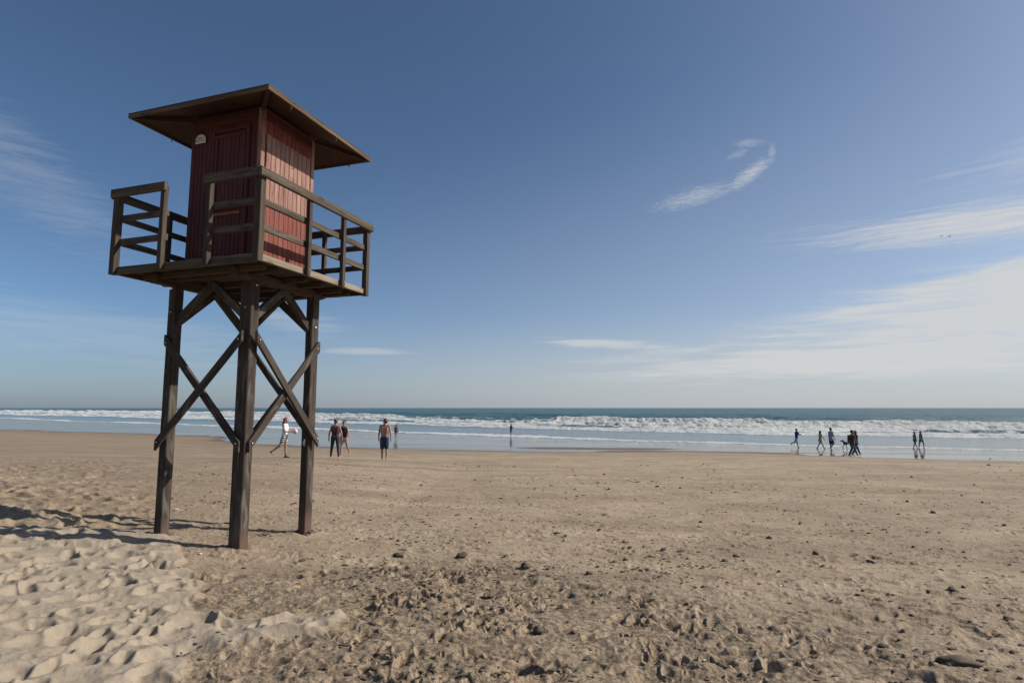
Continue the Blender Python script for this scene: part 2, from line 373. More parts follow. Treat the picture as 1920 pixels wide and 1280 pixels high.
wave(1.0, 1.4, 3.6, 8, 63, 5, 13, .42+.5*brk+.25*(1-brk)*fbm(SX, SY, 6, 3, off=64), .5+.55*brk)
brk2 = np.clip((1-ss(SX, -150, -125)), 0, 1)
wave(1.42, 1.5, 2.2, 9, 83, 8, 40, brk2, .35+.75*brk2)
wave(1.95, 1.1, 5, 12, 93, 12, 10, .9*mod(70, 95, .35, .6), .8)
wave(2.9, .9, 7, 14, 96, 12, 8, .8*mod(60, 99, .5, .7), .8)
lz = ss(-SX, 35, 80)
foam *= ss(d, -6, 0)
sea_on = ss(d, 0, 60)
am = ss(RS, 60, 160)*(1-ss(RS, 900, 3000))
hz += am*sea_on*(.20*fbm(SX*.5, SY, 9, 3, .5, off=7)+.10*fbm(SX, SY, 3, 2, off=77)*(1-ss(RS, 300, 600)))
hz += .02*fbm(SX*.6, SY, 1.8, 3, off=19)*ss(d, 2, 20)*(1-ss(RS, 200, 300))
hz = np.where(d < -8, np.minimum(hz, 0), hz)
zS = SEA+hz+CZ
seam = grid_mesh('sea', np.stack([SX, SY, zS], -1).reshape(-1, 3), len(rs), len(phs))
put_attr(seam, 'foam', foam); put_attr(seam, 'shore', 1-ss(d/S, .05, 1.1))
watm, t, b = material('sea_water')
A = lambda n: t.attr(n, 'Fac')
pos = t.new('ShaderNodeNewGeometry').outputs['Position']
fn = t.noise(t.mapping(pos, sc=(1, .7, 1)), .9, 7, .72, .5); fn2 = t.noise(pos, 4.5, 5, .7)
edge = t.math('ADD', A('foam'), t.math('MULTIPLY', t.math('SUBTRACT', fn, .5), 1.5))
edge = t.math('ADD', edge, t.math('MULTIPLY', t.math('SUBTRACT', fn2, .5), .6))
fmask = t.mapr(edge, .34, .62)
deep = t.mix(t.mapr(t.noise(t.mapping(pos, sc=(.2, 1, 1)), .03, 4, .6), .3, .7), C(.030, .085, .096), C(.042, .106, .114))
wc = t.mix(A('shore'), deep, C(.085, .115, .115))
t.l.new(t.mix(fmask, wc, t.mix(t.mapr(fn2, .3, .75), C(.40, .43, .44), C(.74, .74, .72))), b.inputs['Base Color'])
t.l.new(t.mapr(fmask, 0, 1, t.mapr(A('shore'), 0, 1, .30, .14), .9), b.inputs['Roughness'])
b.inputs['IOR'].default_value = 1.33
w1 = t.noise(t.mapping(pos, sc=(.5, 1, 1)), .35, 6, .65, .4); w2 = t.noise(t.mapping(pos, sc=(.6, 1, 1)), 1.6, 5, .65, .3)
hh = t.math('ADD', t.math('MULTIPLY', w1, 1.6), t.math('MULTIPLY', w2, .5))
nb = t.bump(hh, t.mapr(A('shore'), 0, 1, 1., .13), .9)
nb = t.bump(t.math('ADD', fn2, fn), t.math('MULTIPLY', fmask, .9), .35, nb)
t.l.new(nb, b.inputs['Normal'])
sea = mesh_obj('sea', seam, watm); tag(sea, 'teal sea with rows of white breaking surf', 'sea', kind='structure')

# ------------------------------------------------------------------ wood and paint
def wood_mat(name, ca, cb, cc, rough=.85, foot=None, grain=1., bumpd=.004):
    m, t, b = material(name, rough=rough)
    g = t.attr('gc'); rnd = t.new('ShaderNodeNewGeometry').outputs['Random Per Island']
    s1 = t.noise(t.mapping(g, sc=(1.2, 34, 34)), 1, 6, .65, .4); s2 = t.noise(t.mapping(g, sc=(2.2, 9, 9)), 1, 4, .6, .8)
    s3 = t.noise(t.mapping(g, sc=(3, 90, 90)), 1, 4, .7, .2)
    c = t.mix(t.mapr(s1, .38, .62), C(*ca), C(*cb)); c = t.mix(t.mapr(s2, .5, .70), c, C(*cc))
    c = t.mix(t.mapr(s3, .60, .72), c, C(ca[0]*.35, ca[1]*.35, ca[2]*.35))
    c = t.mix(t.math('MULTIPLY', rnd, .35), c, C(ca[0]*.6, ca[1]*.6, ca[2]*.6))
    if foot:
        sp = t.new('ShaderNodeSeparateXYZ'); t.l.new(t.new('ShaderNodeNewGeometry').outputs['Position'], sp.inputs[0])
        zz = t.math('ADD', sp.outputs[2], t.math('MULTIPLY', s2, .16))
        c = t.mix(t.mapr(zz, .10, .36, .7, 0), c, C(*foot))
    t.l.new(c, b.inputs['Base Color'])
    t.l.new(t.bump(t.math('ADD', s1, t.math('MULTIPLY', s3, .7)), .8*grain, bumpd), b.inputs['Normal'])
    b.inputs['Specular IOR Level'].default_value = .25
    return m
woodleg = wood_mat('weathered_post_wood', (.034, .024, .019), (.068, .052, .042), (.125, .106, .090), foot=(.115, .070, .054))
woodrail = wood_mat('weathered_rail_wood', (.062, .047, .034), (.122, .098, .073), (.036, .026, .019))
woodpost = wood_mat('dark_rail_post_wood', (.046, .034, .026), (.090, .070, .053), (.034, .025, .019))
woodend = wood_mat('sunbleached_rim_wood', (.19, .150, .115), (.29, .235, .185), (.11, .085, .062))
wooddark = wood_mat('old_brown_wood', (.055, .037, .027), (.095, .063, .044), (.035, .026, .020))
rooftrim = wood_mat('flaking_roof_trim', (.085, .052, .034), (.16, .105, .065), (.04, .028, .022))
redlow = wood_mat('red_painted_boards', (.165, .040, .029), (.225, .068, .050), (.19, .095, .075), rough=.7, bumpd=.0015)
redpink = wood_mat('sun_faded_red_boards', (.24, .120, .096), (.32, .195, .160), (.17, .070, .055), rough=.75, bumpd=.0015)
redshade = wood_mat('shaded_red_boards', (.085, .023, .021), (.112, .034, .030), (.070, .027, .025), rough=.7, bumpd=.0015)  # the hut's red for its shaded sides, shade put into the colour
soffit = wood_mat('brown_soffit_boards', (.052, .024, .018), (.070, .033, .024), (.040, .019, .015), rough=.75, bumpd=.0015)
orange = wood_mat('orange_trim', (.30, .09, .045), (.34, .11, .055), (.26, .08, .045), rough=.7)
steel, _, _b = material('galvanised_steel', (.5, .5, .48), .45, .9)
rust, _, _b = material('rusty_iron', (.10, .05, .03), .8)

class Boards:
    """boards given by two end points and a section, collected into one mesh"""
    def __init__(s, plumb=False): s.v = []; s.f = []; s.g = []; s.plumb = plumb
    def board(s, p0, p1, wdir, w, th_, cham=.005, wob=.0012):
        p0 = Vector(p0); p1 = Vector(p1); L = (p1-p0).length; ax = (p1-p0).normalized()
        wd = Vector(wdir); wd = (wd-ax*wd.dot(ax)).normalized(); td = ax.cross(wd)
        cham = min(cham, w*.3, th_*.3); a, b_ = w/2, th_/2
        sec = [(a-cham, b_), (-a+cham, b_), (-a, b_-cham), (-a, -b_+cham), (-a+cham, -b_), (a-cham, -b_), (a, -b_+cham), (a, b_-cham)]
        n = max(1, int(L/.14)); o = len(s.v); off = Vector((random.uniform(0, 50), random.uniform(0, 50), random.uniform(0, 50)))
        for k in range(n+1):
            z = L*k/n; wj = random.uniform(-wob, wob); tj = random.uniform(-wob, wob)
            if k in (0, n): wj = tj = 0
            tn = 0
            if s.plumb and k in (0, n): hz_ = math.hypot(ax.x, ax.y); tn = ax.z/hz_
            for (x, y) in sec:
                if tn: s.v.append(p0+ax*(z+x*tn)+wd*x+td*y); s.g.append(off+Vector((z, x, y))); continue
                s.v.append(p0+ax*z+wd*(x+wj)+td*(y+tj)); s.g.append(off+Vector((z, x, y)))
        for k in range(n):
            for i in range(8):
                j = (i+1) % 8; s.f.append((o+k*8+i, o+k*8+j, o+k*8+8+j, o+k*8+8+i))
        s.f.append(tuple(o+i for i in range(7, -1, -1))); s.f.append(tuple(o+n*8+i for i in range(8)))
        return s
    def build(s, name, mat, parent=None):
        me = bpy.data.meshes.new(name); me.from_pydata([tuple(v) for v in s.v], [], s.f)
        a = me.attributes.new('gc', 'FLOAT_VECTOR', 'POINT'); a.data.foreach_set('vector', np.array([tuple(g) for g in s.g], np.float32).ravel())
        bm = bmesh.new(); bm.from_mesh(me); bmesh.ops.recalc_face_normals(bm, faces=bm.faces); bm.to_mesh(me); bm.free()
        return mesh_obj(name, me, mat, parent)

# ------------------------------------------------------------------ lifeguard tower
# local frame: x runs along the right-hand side (v), y along the left-hand side (u), z measured from the eye
YAW = .32576; F0 = Vector((-2.8371, 6.4557)); VV = Vector((math.sin(YAW), math.cos(YAW))); UU = Vector((-math.cos(YAW), math.sin(YAW)))
UC, VC = 1.26, 1.175; ctr = F0+UU*UC+VV*VC; TZ = ground_z(ctr.x, ctr.y)
tower = empty('lifeguard_tower', (ctr.x, ctr.y, TZ), math.pi/2-YAW)
tag(tower, 'wooden lifeguard tower with red hut and railed deck on four tall posts', 'lifeguard tower')
def L(u, v, z): return Vector((v-VC, u-UC, z+CZ-TZ))
def wpos(u, v): p = F0+UU*u+VV*v; return p.x, p.y
DU, DV = 2.175, 2.165; ZDT = 1.7166
Ux, Vx, Zx = Vector((0, 1, 0)), Vector((1, 0, 0)), Vector((0, 0, 1))
def ub(B, u0, u1, v, z, w, th_, **k): return B.board(L(u0, v, z), L(u1, v, z), Zx, w, th_, **k)      # along u, w = height, th = across v
def vb(B, v0, v1, u, z, w, th_, **k): return B.board(L(u, v0, z), L(u, v1, z), Zx, w, th_, **k)
# legs (u0, v0) is the corner nearest the camera
legs = {'f': (.515, .504, .180, .138), 'r': (.515, 1.670, .115, .145), 'l': (1.728, .504, .128, .125), 'b': (1.62, 1.62, .13, .13)}
for k, (u0, v0, wu, wv) in legs.items():
    x, y = wpos(u0+wu/2, v0+wv/2); zb = ground_z(x, y)-CZ-.35
    B = Boards(); c_ = (u0+wu/2, v0+wv/2)
    if k in 'fl':                            # these two are a post with a plank bolted to it
        wp = wu-.045
        B.board(L(u0+wp/2, c_[1], zb), L(u0+wp/2, c_[1], 1.56), Vx, wv, wp-.003, cham=.008)
        B.board(L(u0+wp+.0225, c_[1]+.003, zb), L(u0+wp+.0225, c_[1]+.003, 1.52), Vx, wv-.008, .043, cham=.004)
    else:
        B.board(L(c_[0], c_[1], zb), L(c_[0], c_[1], 1.56), Vx, wv, wu, cham=.008)
    lg = B.build('leg', woodleg, tower); legs[k] += (lg,)
def bolt(parent, u, v, z, face, r=.013):
    bm = bmesh.new(); bmesh.ops.create_cone(bm, cap_ends=True, segments=12, radius1=r, radius2=r*.7, depth=.014)
    me = bpy.data.meshes.new('bolt'); rot = Matrix.Rotation(math.pi/2, 4, 'X') if face == 'u' else Matrix.Rotation(-math.pi/2, 4, 'Y')
    # face 'v': head faces -v (local -x); face 'u': head faces -u (local -y)
    bm.transform(Matrix.Translation(L(u, v, z)) @ rot); bm.to_mesh(me); bm.free()
    return mesh_obj('bolt', me, steel, parent, True)
def xbrace(pa, pb, axis, out, name='cross_brace'):
    """pa, pb: (coordinate, z) of the bolts; axis 'u' runs along u at v=out, axis 'v' runs along v at u=out"""
    f = (lambda s, z: L(s, out, z)) if axis == 'u' else (lambda s, z: L(out, s, z))
    a, b_ = f(*pa), f(*pb); e = (b_-a).normalized(); B = Boards(plumb=True)
    B.board(a-e*.055, b_+e*.055, Zx, .092, .040)
    o = B.build(name, woodleg, tower)
    return o
lf = .515+.09; ll = 1.728+.065; rf = .504+.07; rr_ = 1.670+.075
def both(axis, s0, s1, plane, sgn, bolts=True):
    # first brace lies on the posts, the second on top of it where they cross (blocked out)
    for k, (za, zb) in enumerate(((-.42, .82), (.82, -.42))):
        pl = plane+sgn*(.023+.044*k)
        o = xbrace((s0, za), (s1, zb), axis, pl)
        if bolts:
            for s_, z_ in ((s0, za), (s1, zb)):
                pl2 = plane+sgn*(.046+.044*k+.005)
                bolt(o, *((s_, pl2) if axis == 'u' else (pl2, s_)), z_, 'v' if axis == 'u' else 'u')
both('u', lf, ll, .504, -1)
both('v', rf, rr_, .515, -1)
both('u', lf-.02, 1.69, 1.67+.15, 1, False)
# knee braces
def knee(u, v, du, dv):
    s = .60; a = L(u+du*.04, v+dv*.04, 1.10); b_ = L(u+du*s, v+dv*s, 1.56)
    B = Boards(); B.board(a, b_, Vector((-du, 0, 0)).yzx+Vector((0, 0, .01)) if False else (Vector((dv, du, 0)).cross(Zx)), .06, .10)
    B.build('knee_brace', woodleg, tower)
cu0, cu1, cv0, cv1 = .515+.08, 1.728+.064, .504+.07, 1.67+.07
for (u, v, su, sv) in ((cu0, cv0, 1, 1), (cu1, cv0, -1, 1), (cu0, cv1, 1, -1), (1.685, 1.685, -1, -1)):
    knee(u, v, su, 0); knee(u, v, 0, sv)
for k in 'flrb':
    u0, v0, wu, wv, lg = legs[k]
    if k in 'fl': bolt(lg, u0+wu*.5, v0-.004, 1.22, 'v')
    if k in 'fr': bolt(lg, u0-.004, v0+wv*.5, 1.12 if k == 'r' else 1.5, 'u', .02)
# main beams and joists
for u in (.515+.06, 1.728+.06):
    vb(Boards(), .22, DV-.28, u, 1.60, .115, .10).build('beam', wooddark, tower)
for v in (.30, .50, 1.05, 1.38, 1.80, 2.0):
    ub(Boards(), .16, DU-.14, v, 1.646, .074, .055).build('joist', wooddark, tower)
B = Boards(); n = 15; w = (DU-.09)/n
for i in range(n): vb(B, .035+random.uniform(-.002, .002), DV-.035, .045+w*(i+.5), 1.70, .030, w-.009, cham=.003)
B.build('deck_planking', wooddark, tower)
ub(Boards(), .04, DU-.02, .015, 1.674, .095, .035).build('rim_board', woodrail, tower)
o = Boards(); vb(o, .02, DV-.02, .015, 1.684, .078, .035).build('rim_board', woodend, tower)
ub(Boards(), .04, DU-.02, DV-.015, 1.674, .095, .035).build('rim_board', wooddark, tower)
vb(Boards(), .02, DV-.02, DU-.015, 1.674, .095, .035).build('rim_board', wooddark, tower)
# railing: posts, lower rails and handrails
ZR = 2.686
def post(u, v, w=.07, zb=1.625, mat=woodpost):
    B = Boards(); B.board(L(u, v, zb), L(u, v, ZR-.03), Ux, w, w, cham=.004); return B.build('railing_post', mat, tower)
post(.0, .0, .082, 1.625); post(DU, -.01, .080, 1.625); post(.0, DV, .075, 1.62); post(DU, DV, .075)
PB, PC = .70, 1.40
PU = {}
pb_ = post(PB, -.03, .062, 1.635); pc_ = post(PC, -.03, .062, 1.635)
for v in (.82, 1.55): 
    p_ = post(-.03, v, .058, 1.64); bolt(p_, -.062, v, 1.70, 'u', .008)
post(.75, DV+.03, .058); post(1.45, DV+.03, .058); post(DU+.03, .75, .058); post(DU+.03, 1.5, .058)
def rails_u(u0, u1, v, th_=.03):
    for z in (2.335, 2.035): ub(Boards(), u0, u1, v, z, .078, th_).build('lower_rail', woodrail, tower)
def rails_v(v0, v1, u, th_=.03):
    for z in (2.335, 2.035): vb(Boards(), v0, v1, u, z, .078, th_).build('lower_rail', woodrail, tower)
rails_u(.04, PB+.02, .018); rails_u(PC-.02, DU-.03, .018); rails_v(.04, DV-.03, .018)
rails_u(.04, DU-.03, DV-.018); rails_v(.04, DV-.03, DU-.018)
def hand_u(u0, u1, v): ub(Boards(), u0, u1, v, ZR-.053, .105, .048, cham=.008).build('handrail', woodrail, tower)
def hand_v(v0, v1, u): vb(Boards(), v0, v1, u, ZR-.053, .105, .048, cham=.008).build('handrail', woodrail, tower)
hand_u(-.03, PB+.045, -.068); hand_u(PC-.06, DU+.04, -.068); hand_v(-.092, DV+.05, -.062)
hand_u(-.03, DU+.08, DV+.062); hand_v(-.04, DV+.03, DU+.066)
# hut
HU0, HU1, HV0, HV1, HZ = .640, 1.811, .674, 1.739, 3.878
T = .03
def wall(axis, s0, s1, out, sgn, mat, w=.088, z0=ZDT+.002, z1=HZ+.02, name='wall'):
    B = Boards(); n = max(1, round((s1-s0)/w)); w = (s1-s0)/n
    for i in range(n):
        s = s0+w*(i+.5); pl = out+sgn*(T/2)+random.uniform(-.0008, .0008)
        a, b_ = (L(s, pl, z0), L(s, pl, z1)) if axis == 'u' else (L(pl, s, z0), L(pl, s, z1))
        B.board(a, b_, Ux if axis == 'u' else Vx, w-.005, T, cham=.004, wob=.0004)
    # backing sheet so no light shows between boards
    c0, c1 = (s0+.004, s1-.004); pl = out+sgn*(T+.006)
    a, b_ = (L((c0+c1)/2, pl, z0), L((c0+c1)/2, pl, z1)) if axis == 'u' else (L(pl, (c0+c1)/2, z0), L(pl, (c0+c1)/2, z1))
    B.board(a, b_, Ux if axis == 'u' else Vx, c1-c0, .01, cham=.001, wob=0)
    return B.build(name, mat, tower)
wA = wall('u', HU0+.045, HU1-.045, HV0+.012, 1, redshade, .07)
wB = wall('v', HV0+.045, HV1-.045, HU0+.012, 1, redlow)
wC = wall('u', HU0+.045, HU1-.045, HV1-.012, -1, redshade); wD = wall('v', HV0+.045, HV1-.045, HU1-.012, -1, redshade)
for (u, v) in ((HU0, HV0), (HU1, HV0), (HU0, HV1), (HU1, HV1)):
    su = 1 if u == HU0 else -1; sv = 1 if v == HV0 else -1
    B = Boards(); B.board(L(u+su*.034, v+sv*.034, ZDT+.002), L(u+su*.034, v+sv*.034, HZ), Ux, .068, .068, cham=.004)
    B.build('corner_post', redpink if (u == HU0) else redshade, tower)
# frieze boards under the roof
ub(Boards(), HU0+.07, HU1-.07, HV0+.006, 3.80, .11, .022).build('frieze_board', redshade, tower)
vb(Boards(), HV0+.07, HV1-.07, HU0+.006, 3.80, .11, .022).build('frieze_board', redshade, tower)
# shutter on the right-hand wall
def panel(axis, s0, s1, z0, z1, out, sgn, mat, w, name, parent, thick=.022):
    B = Boards(); n = max(1, round((s1-s0)/w)); w = (s1-s0)/n
    for i in range(n):
        s = s0+w*(i+.5); pl = out+sgn*thick/2
        a, b_ = (L(s, pl, z0), L(s, pl, z1)) if axis == 'u' else (L(pl, s, z0), L(pl, s, z1))
        B.board(a, b_, Ux if axis == 'u' else Vx, w-.006, thick, cham=.004, wob=.0004)
    return B.build(name, mat, parent)
sh = panel('v', HV0+.085, HV1-.10, 2.61, 3.55, HU0-.012, 1, redpink, .085, 'shutter', tower)
tag(sh, 'sun bleached pink upper shutter')
ring = None
# door on the left-hand wall
door = panel('u', .86, 1.40, ZDT+.03, 3.58, HV0-.008, 1, redshade, .065, 'door', tower, .018)
Bf = Boards()
for u in (.845, 1.415): Bf.board(L(u, HV0-.013, ZDT+.01), L(u, HV0-.013, 3.62), Ux, .045, .03)
ub(Bf, .822, 1.438, HV0-.013, 3.642, .04, .03); Bf.build('door_frame', redshade, door)
Bf = Boards()
for u in (.90, 1.36): Bf.board(L(u, HV0-.018, 2.60), L(u, HV0-.018, 3.54), Ux, .04, .02)
ub(Bf, .88, 1.38, HV0-.018, 3.56, .038, .02); ub(Bf, .88, 1.38, HV0-.018, 2.575, .045, .02); Bf.build('door_panel_frame', redshade, door)
ub(Boards(), .92, 1.34, HV0-.018, 2.50, .035, .018).build('door_ledge', orange, door)
# small emblem plate on the left-hand wall
pl_m, t, b = material('emblem_plate', rough=.5)
gcd = t.attr('gc'); 
sx = t.new('ShaderNodeSeparateXYZ'); t.l.new(gcd, sx.inputs[0])
b.inputs['Base Color'].default_value = C(.62, .62, .50)
ink_m, _, _b = material('emblem_ink', (.10, .13, .10), .6); pink_m, _, _b = material('emblem_pink', (.62, .36, .28), .6)
def plate_mesh(pts, z=0, th_=.004):
    bm = bmesh.new(); vs = [bm.verts.new((x, 0, y)) for x, y in pts]; f = bm.faces.new(vs)
    r = bmesh.ops.extrude_face_region(bm, geom=[f]); bmesh.ops.translate(bm, verts=[e for e in r['geom'] if isinstance(e, bmesh.types.BMVert)], vec=(0, th_, 0))
    bmesh.ops.recalc_face_normals(bm, faces=bm.faces); return bm
def plate(name, pts, off, mat, parent):
    bm = plate_mesh(pts); me = bpy.data.meshes.new(name)
    # local: plate x -> -u (to the right in view), plate y(thickness) -> +v, z up
    M = Matrix(((0, 1, 0, 0), (-1, 0, 0, 0), (0, 0, 1, 0), (0, 0, 0, 1)))
    bm.transform(Matrix.Translation(L(1.645, HV0-.012-off, 3.575)) @ M); bm.to_mesh(me); bm.free()
    return mesh_obj(name, me, mat, parent)
arc = [(.072*math.cos(a)+.0, .03+.045*math.sin(a)) for a in np.linspace(0, math.pi, 12)]
sg = plate('sign', [(-.085, -.05), (.085, -.05), (.085, .02)]+[(x, y) for x, y in arc]+[(-.085, .04)], .002, pl_m, tower)
def arcstrip(r0, r1, cy, a0=0, a1=math.pi): 
    aa = np.linspace(a0, a1, 14); return [(r1*math.cos(a), cy+r1*.72*math.sin(a)) for a in aa]+[(r0*math.cos(a), cy+r0*.72*math.sin(a)) for a in aa[::-1]]
plate('emblem', arcstrip(.044, .052, 0.0), .0045, ink_m, sg); plate('emblem', arcstrip(.024, .029, 0.0), .0045, ink_m, sg)
plate('emblem', [(-.004, 0), (.004, 0), (.006, .022), (-.002, .022)], .0045, ink_m, sg)
plate('lettering_strip', [(-.075, -.022), (.075, -.022), (.075, -.014), (-.075, -.014)], .0045, ink_m, sg)
plate('emblem', [(-.083, -.012), (-.055, -.012), (-.055, .030), (-.083, .030)], .0045, pink_m, sg)
# roof
RU0, RU1, RV0, RV1 = HU0-.553, HU1+.489, HV0-.532, HV1+.591
ZE = 3.735
def quadmesh(name, vs, fs, mat, parent, gc=None):
    me = bpy.data.meshes.new(name); me.from_pydata([tuple(v) for v in vs], [], fs)
    a = me.attributes.new('gc', 'FLOAT_VECTOR', 'POINT'); a.data.foreach_set('vector', np.array([tuple(v) for v in vs], np.float32).ravel())
    bm = bmesh.new(); bm.from_mesh(me); bmesh.ops.recalc_face_normals(bm, faces=bm.faces); bm.to_mesh(me); bm.free()
    return mesh_obj(name, me, mat, parent)
def roofpts(z, ins, rise):
    uc, vc = (RU0+RU1)/2, (RV0+RV1)/2
    return [L(RU0+ins, RV0+ins, z), L(RU1-ins, RV0+ins, z), L(RU1-ins, RV1-ins, z), L(RU0+ins, RV1-ins, z), L(uc, vc, z+rise)]
lo_ = roofpts(ZE+.03, .02, .33); hi_ = roofpts(ZE+.062, -.012, .35)
roof = quadmesh('roof', hi_+[p for p in roofpts(ZE+.045, -.012, 0)[:4]]+[L(RU0+RU1-(RU0+RU1)/2, (RV0+RV1)/2, ZE+.375)],
                [(0, 1, 4), (1, 2, 4), (2, 3, 4), (3, 0, 4), (0, 1, 6, 5), (1, 2, 7, 6), (2, 3, 8, 7), (3, 0, 5, 8), (5, 6, 9), (6, 7, 9), (7, 8, 9), (8, 5, 9)], wooddark, tower)
B = Boards()
sof = quadmesh('soffit', lo_+roofpts(ZE+.040, .02, .33), [(0, 1, 4), (1, 2, 4), (2, 3, 4), (3, 0, 4), (5, 6, 9), (6, 7, 9), (7, 8, 9), (8, 5, 9), (0, 1, 6, 5), (1, 2, 7, 6), (2, 3, 8, 7), (3, 0, 5, 8)], soffit, roof)
z = ZE+.025
ub(Boards(), RU0-.01, RU1+.01, RV0, z, .055, .022).build('roof_fascia', rooftrim, roof)
ub(Boards(), RU0-.01, RU1+.01, RV1, z, .055, .022).build('roof_fascia', rooftrim, roof)
vb(Boards(), RV0+.012, RV1-.012, RU0, z, .055, .022).build('roof_fascia', rooftrim, roof)
vb(Boards(), RV0+.012, RV1-.012, RU1, z, .055, .022).build('roof_fascia', rooftrim, roof)
for (a, b_) in (((RU0, RV0), (HU0, HV0)), ((RU1, RV0), (HU1, HV0)), ((RU0, RV1), (HU0, HV1)), ((RU1, RV1), (HU1, HV1))):
    B = Boards(); d0 = (b_[0]-a[0], b_[1]-a[1])
    B.board(L(a[0]+d0[0]*.04, a[1]+d0[1]*.04, ZE+.02), L(b_[0], b_[1], ZE+.13), Zx, .055, .045); B.build('hip_rafter', soffit, roof)
# strips where wall meets soffit
def torus(name, loc, r, r2, rot, mat, parent):
    bm = bmesh.new(); N, M_ = 16, 6; vs = []
    for i in range(N):
        a = 2*math.pi*i/N
        for j in range(M_):
            c_ = 2*math.pi*j/M_; vs.append(bm.verts.new(((r+r2*math.cos(c_))*math.cos(a), r2*math.sin(c_), (r+r2*math.cos(c_))*math.sin(a))))
    for i in range(N):
        for j in range(M_): bm.faces.new((vs[i*M_+j], vs[((i+1) % N)*M_+j], vs[((i+1) % N)*M_+(j+1) % M_], vs[i*M_+(j+1) % M_]))
    me = bpy.data.meshes.new(name); bm.transform(Matrix.Translation(loc) @ Matrix.Rotation(rot, 4, 'Z')); bm.to_mesh(me); bm.free()
    return mesh_obj(name, me, mat, parent, True)
for (u, v) in ((RU1-.02, RV0+.62), (RU0+.02, RV0+.42), (RU0+.02, RV0+1.35), (RU0+.35, RV1-.03)):
    torus('hook', L(u, v, ZE-.024), .024, .006, random.uniform(.3, 1), rust, roof)
# scrap of tape on the right leg
bm = bmesh.new(); vs = [bm.verts.new(p) for p in ((0, 0, 0), (0, .02, .01), (0, .028, .05), (0, .012, .09), (0, -.012, .10), (0, -.005, .05))]
bm.faces.new(vs); me = bpy.data.meshes.new('torn_tape'); r = bmesh.ops.extrude_face_region(bm, geom=bm.faces[:])
bmesh.ops.translate(bm, verts=[e for e in r['geom'] if isinstance(e, bmesh.types.BMVert)], vec=(-.006, 0, 0))
bm.transform(Matrix.Translation(L(.515+.05, 1.668, -.52))); bm.to_mesh(me); bm.free()
tape_m, _, _b = material('off_white_tape', (.62, .56, .48), .7); mesh_obj('torn_tape', me, tape_m, legs['r'][4])

# ------------------------------------------------------------------ figures
def tube(bm, p0, r0, p1, r1, seg=12):
    p0, p1 = Vector(p0), Vector(p1); d_ = p1-p0
    if d_.length < 1e-5: return
    q = d_.to_track_quat('Z', 'Y').to_matrix().to_4x4(); M = Matrix.Translation((p0+p1)/2) @ q
    bmesh.ops.create_cone(bm, cap_ends=True, segments=seg, radius1=r0, radius2=r1, depth=d_.length, matrix=M)
def ball(bm, p, r, sc=(1, 1, 1)):
    bmesh.ops.create_icosphere(bm, subdivisions=2, radius=r, matrix=Matrix.Translation(Vector(p)) @ Matrix.Diagonal((*sc, 1)))
def chain(bm, pts):
    for (p, r) in pts: ball(bm, p, r)
    for (a, ra), (b_, rb) in zip(pts, pts[1:]): tube(bm, a, ra, b_, rb)
def fuse(name, bm, mat, parent, voxel=.010, it=3):
    me = bpy.data.meshes.new(name); bm.to_mesh(me); bm.free(); o = bpy.data.objects.new(name, me); col.objects.link(o)
    m = o.modifiers.new('r', 'REMESH'); m.mode = 'VOXEL'; m.voxel_size = voxel; m.use_smooth_shade = True
    m2 = o.modifiers.new('s', 'SMOOTH'); m2.factor = .5; m2.iterations = it
    dg = bpy.context.evaluated_depsgraph_get(); ev = o.evaluated_get(dg); out = bpy.data.meshes.new_from_object(ev)
    out.materials.clear(); out.materials.append(mat); bpy.data.objects.remove(o); bpy.data.meshes.remove(me)
    out.name = name; out.polygons.foreach_set('use_smooth', np.ones(len(out.polygons), bool))
    return link(bpy.data.objects.new(name, out), parent)
def cloth_mat(name, c, rough=.85, stripe=None):
    m, t, b = material(name, rough=rough)
    p = t.new('ShaderNodeTexCoord').outputs['Object']; n = t.noise(p, 14, 3, .6)
    cc = t.mix(t.mapr(n, .3, .7), C(*[x*.8 for x in c]), C(*c))
    if stripe:
        sp = t.new('ShaderNodeSeparateXYZ'); t.l.new(p, sp.inputs[0])
        w = t.math('SINE', t.math('MULTIPLY', sp.outputs[2], stripe[1])); cc = t.mix(t.math('GREATER_THAN', w, .1), cc, C(*stripe[0]))
    t.l.new(cc, b.inputs['Base Color']); return m
SKIN = cloth_mat('skin', (.34, .19, .13), .55); SKIND = cloth_mat('tanned_skin', (.22, .115, .075), .55)
HAIRS = {'brown': cloth_mat('brown_hair', (.07, .035, .02), .5), 'auburn': cloth_mat('auburn_hair', (.20, .07, .04), .5), 'dark': cloth_mat('dark_hair', (.025, .018, .014), .5)}
DARK = cloth_mat('dark_detail', (.02, .015, .012), .4); LIP = cloth_mat('lips', (.30, .12, .10), .5)
def rotx(v, a):        # positive = swing forward (+y)
    c_, s_ = math.cos(a), math.sin(a); x, y, z = v; return Vector((x, y*c_-z*s_, y*s_+z*c_))
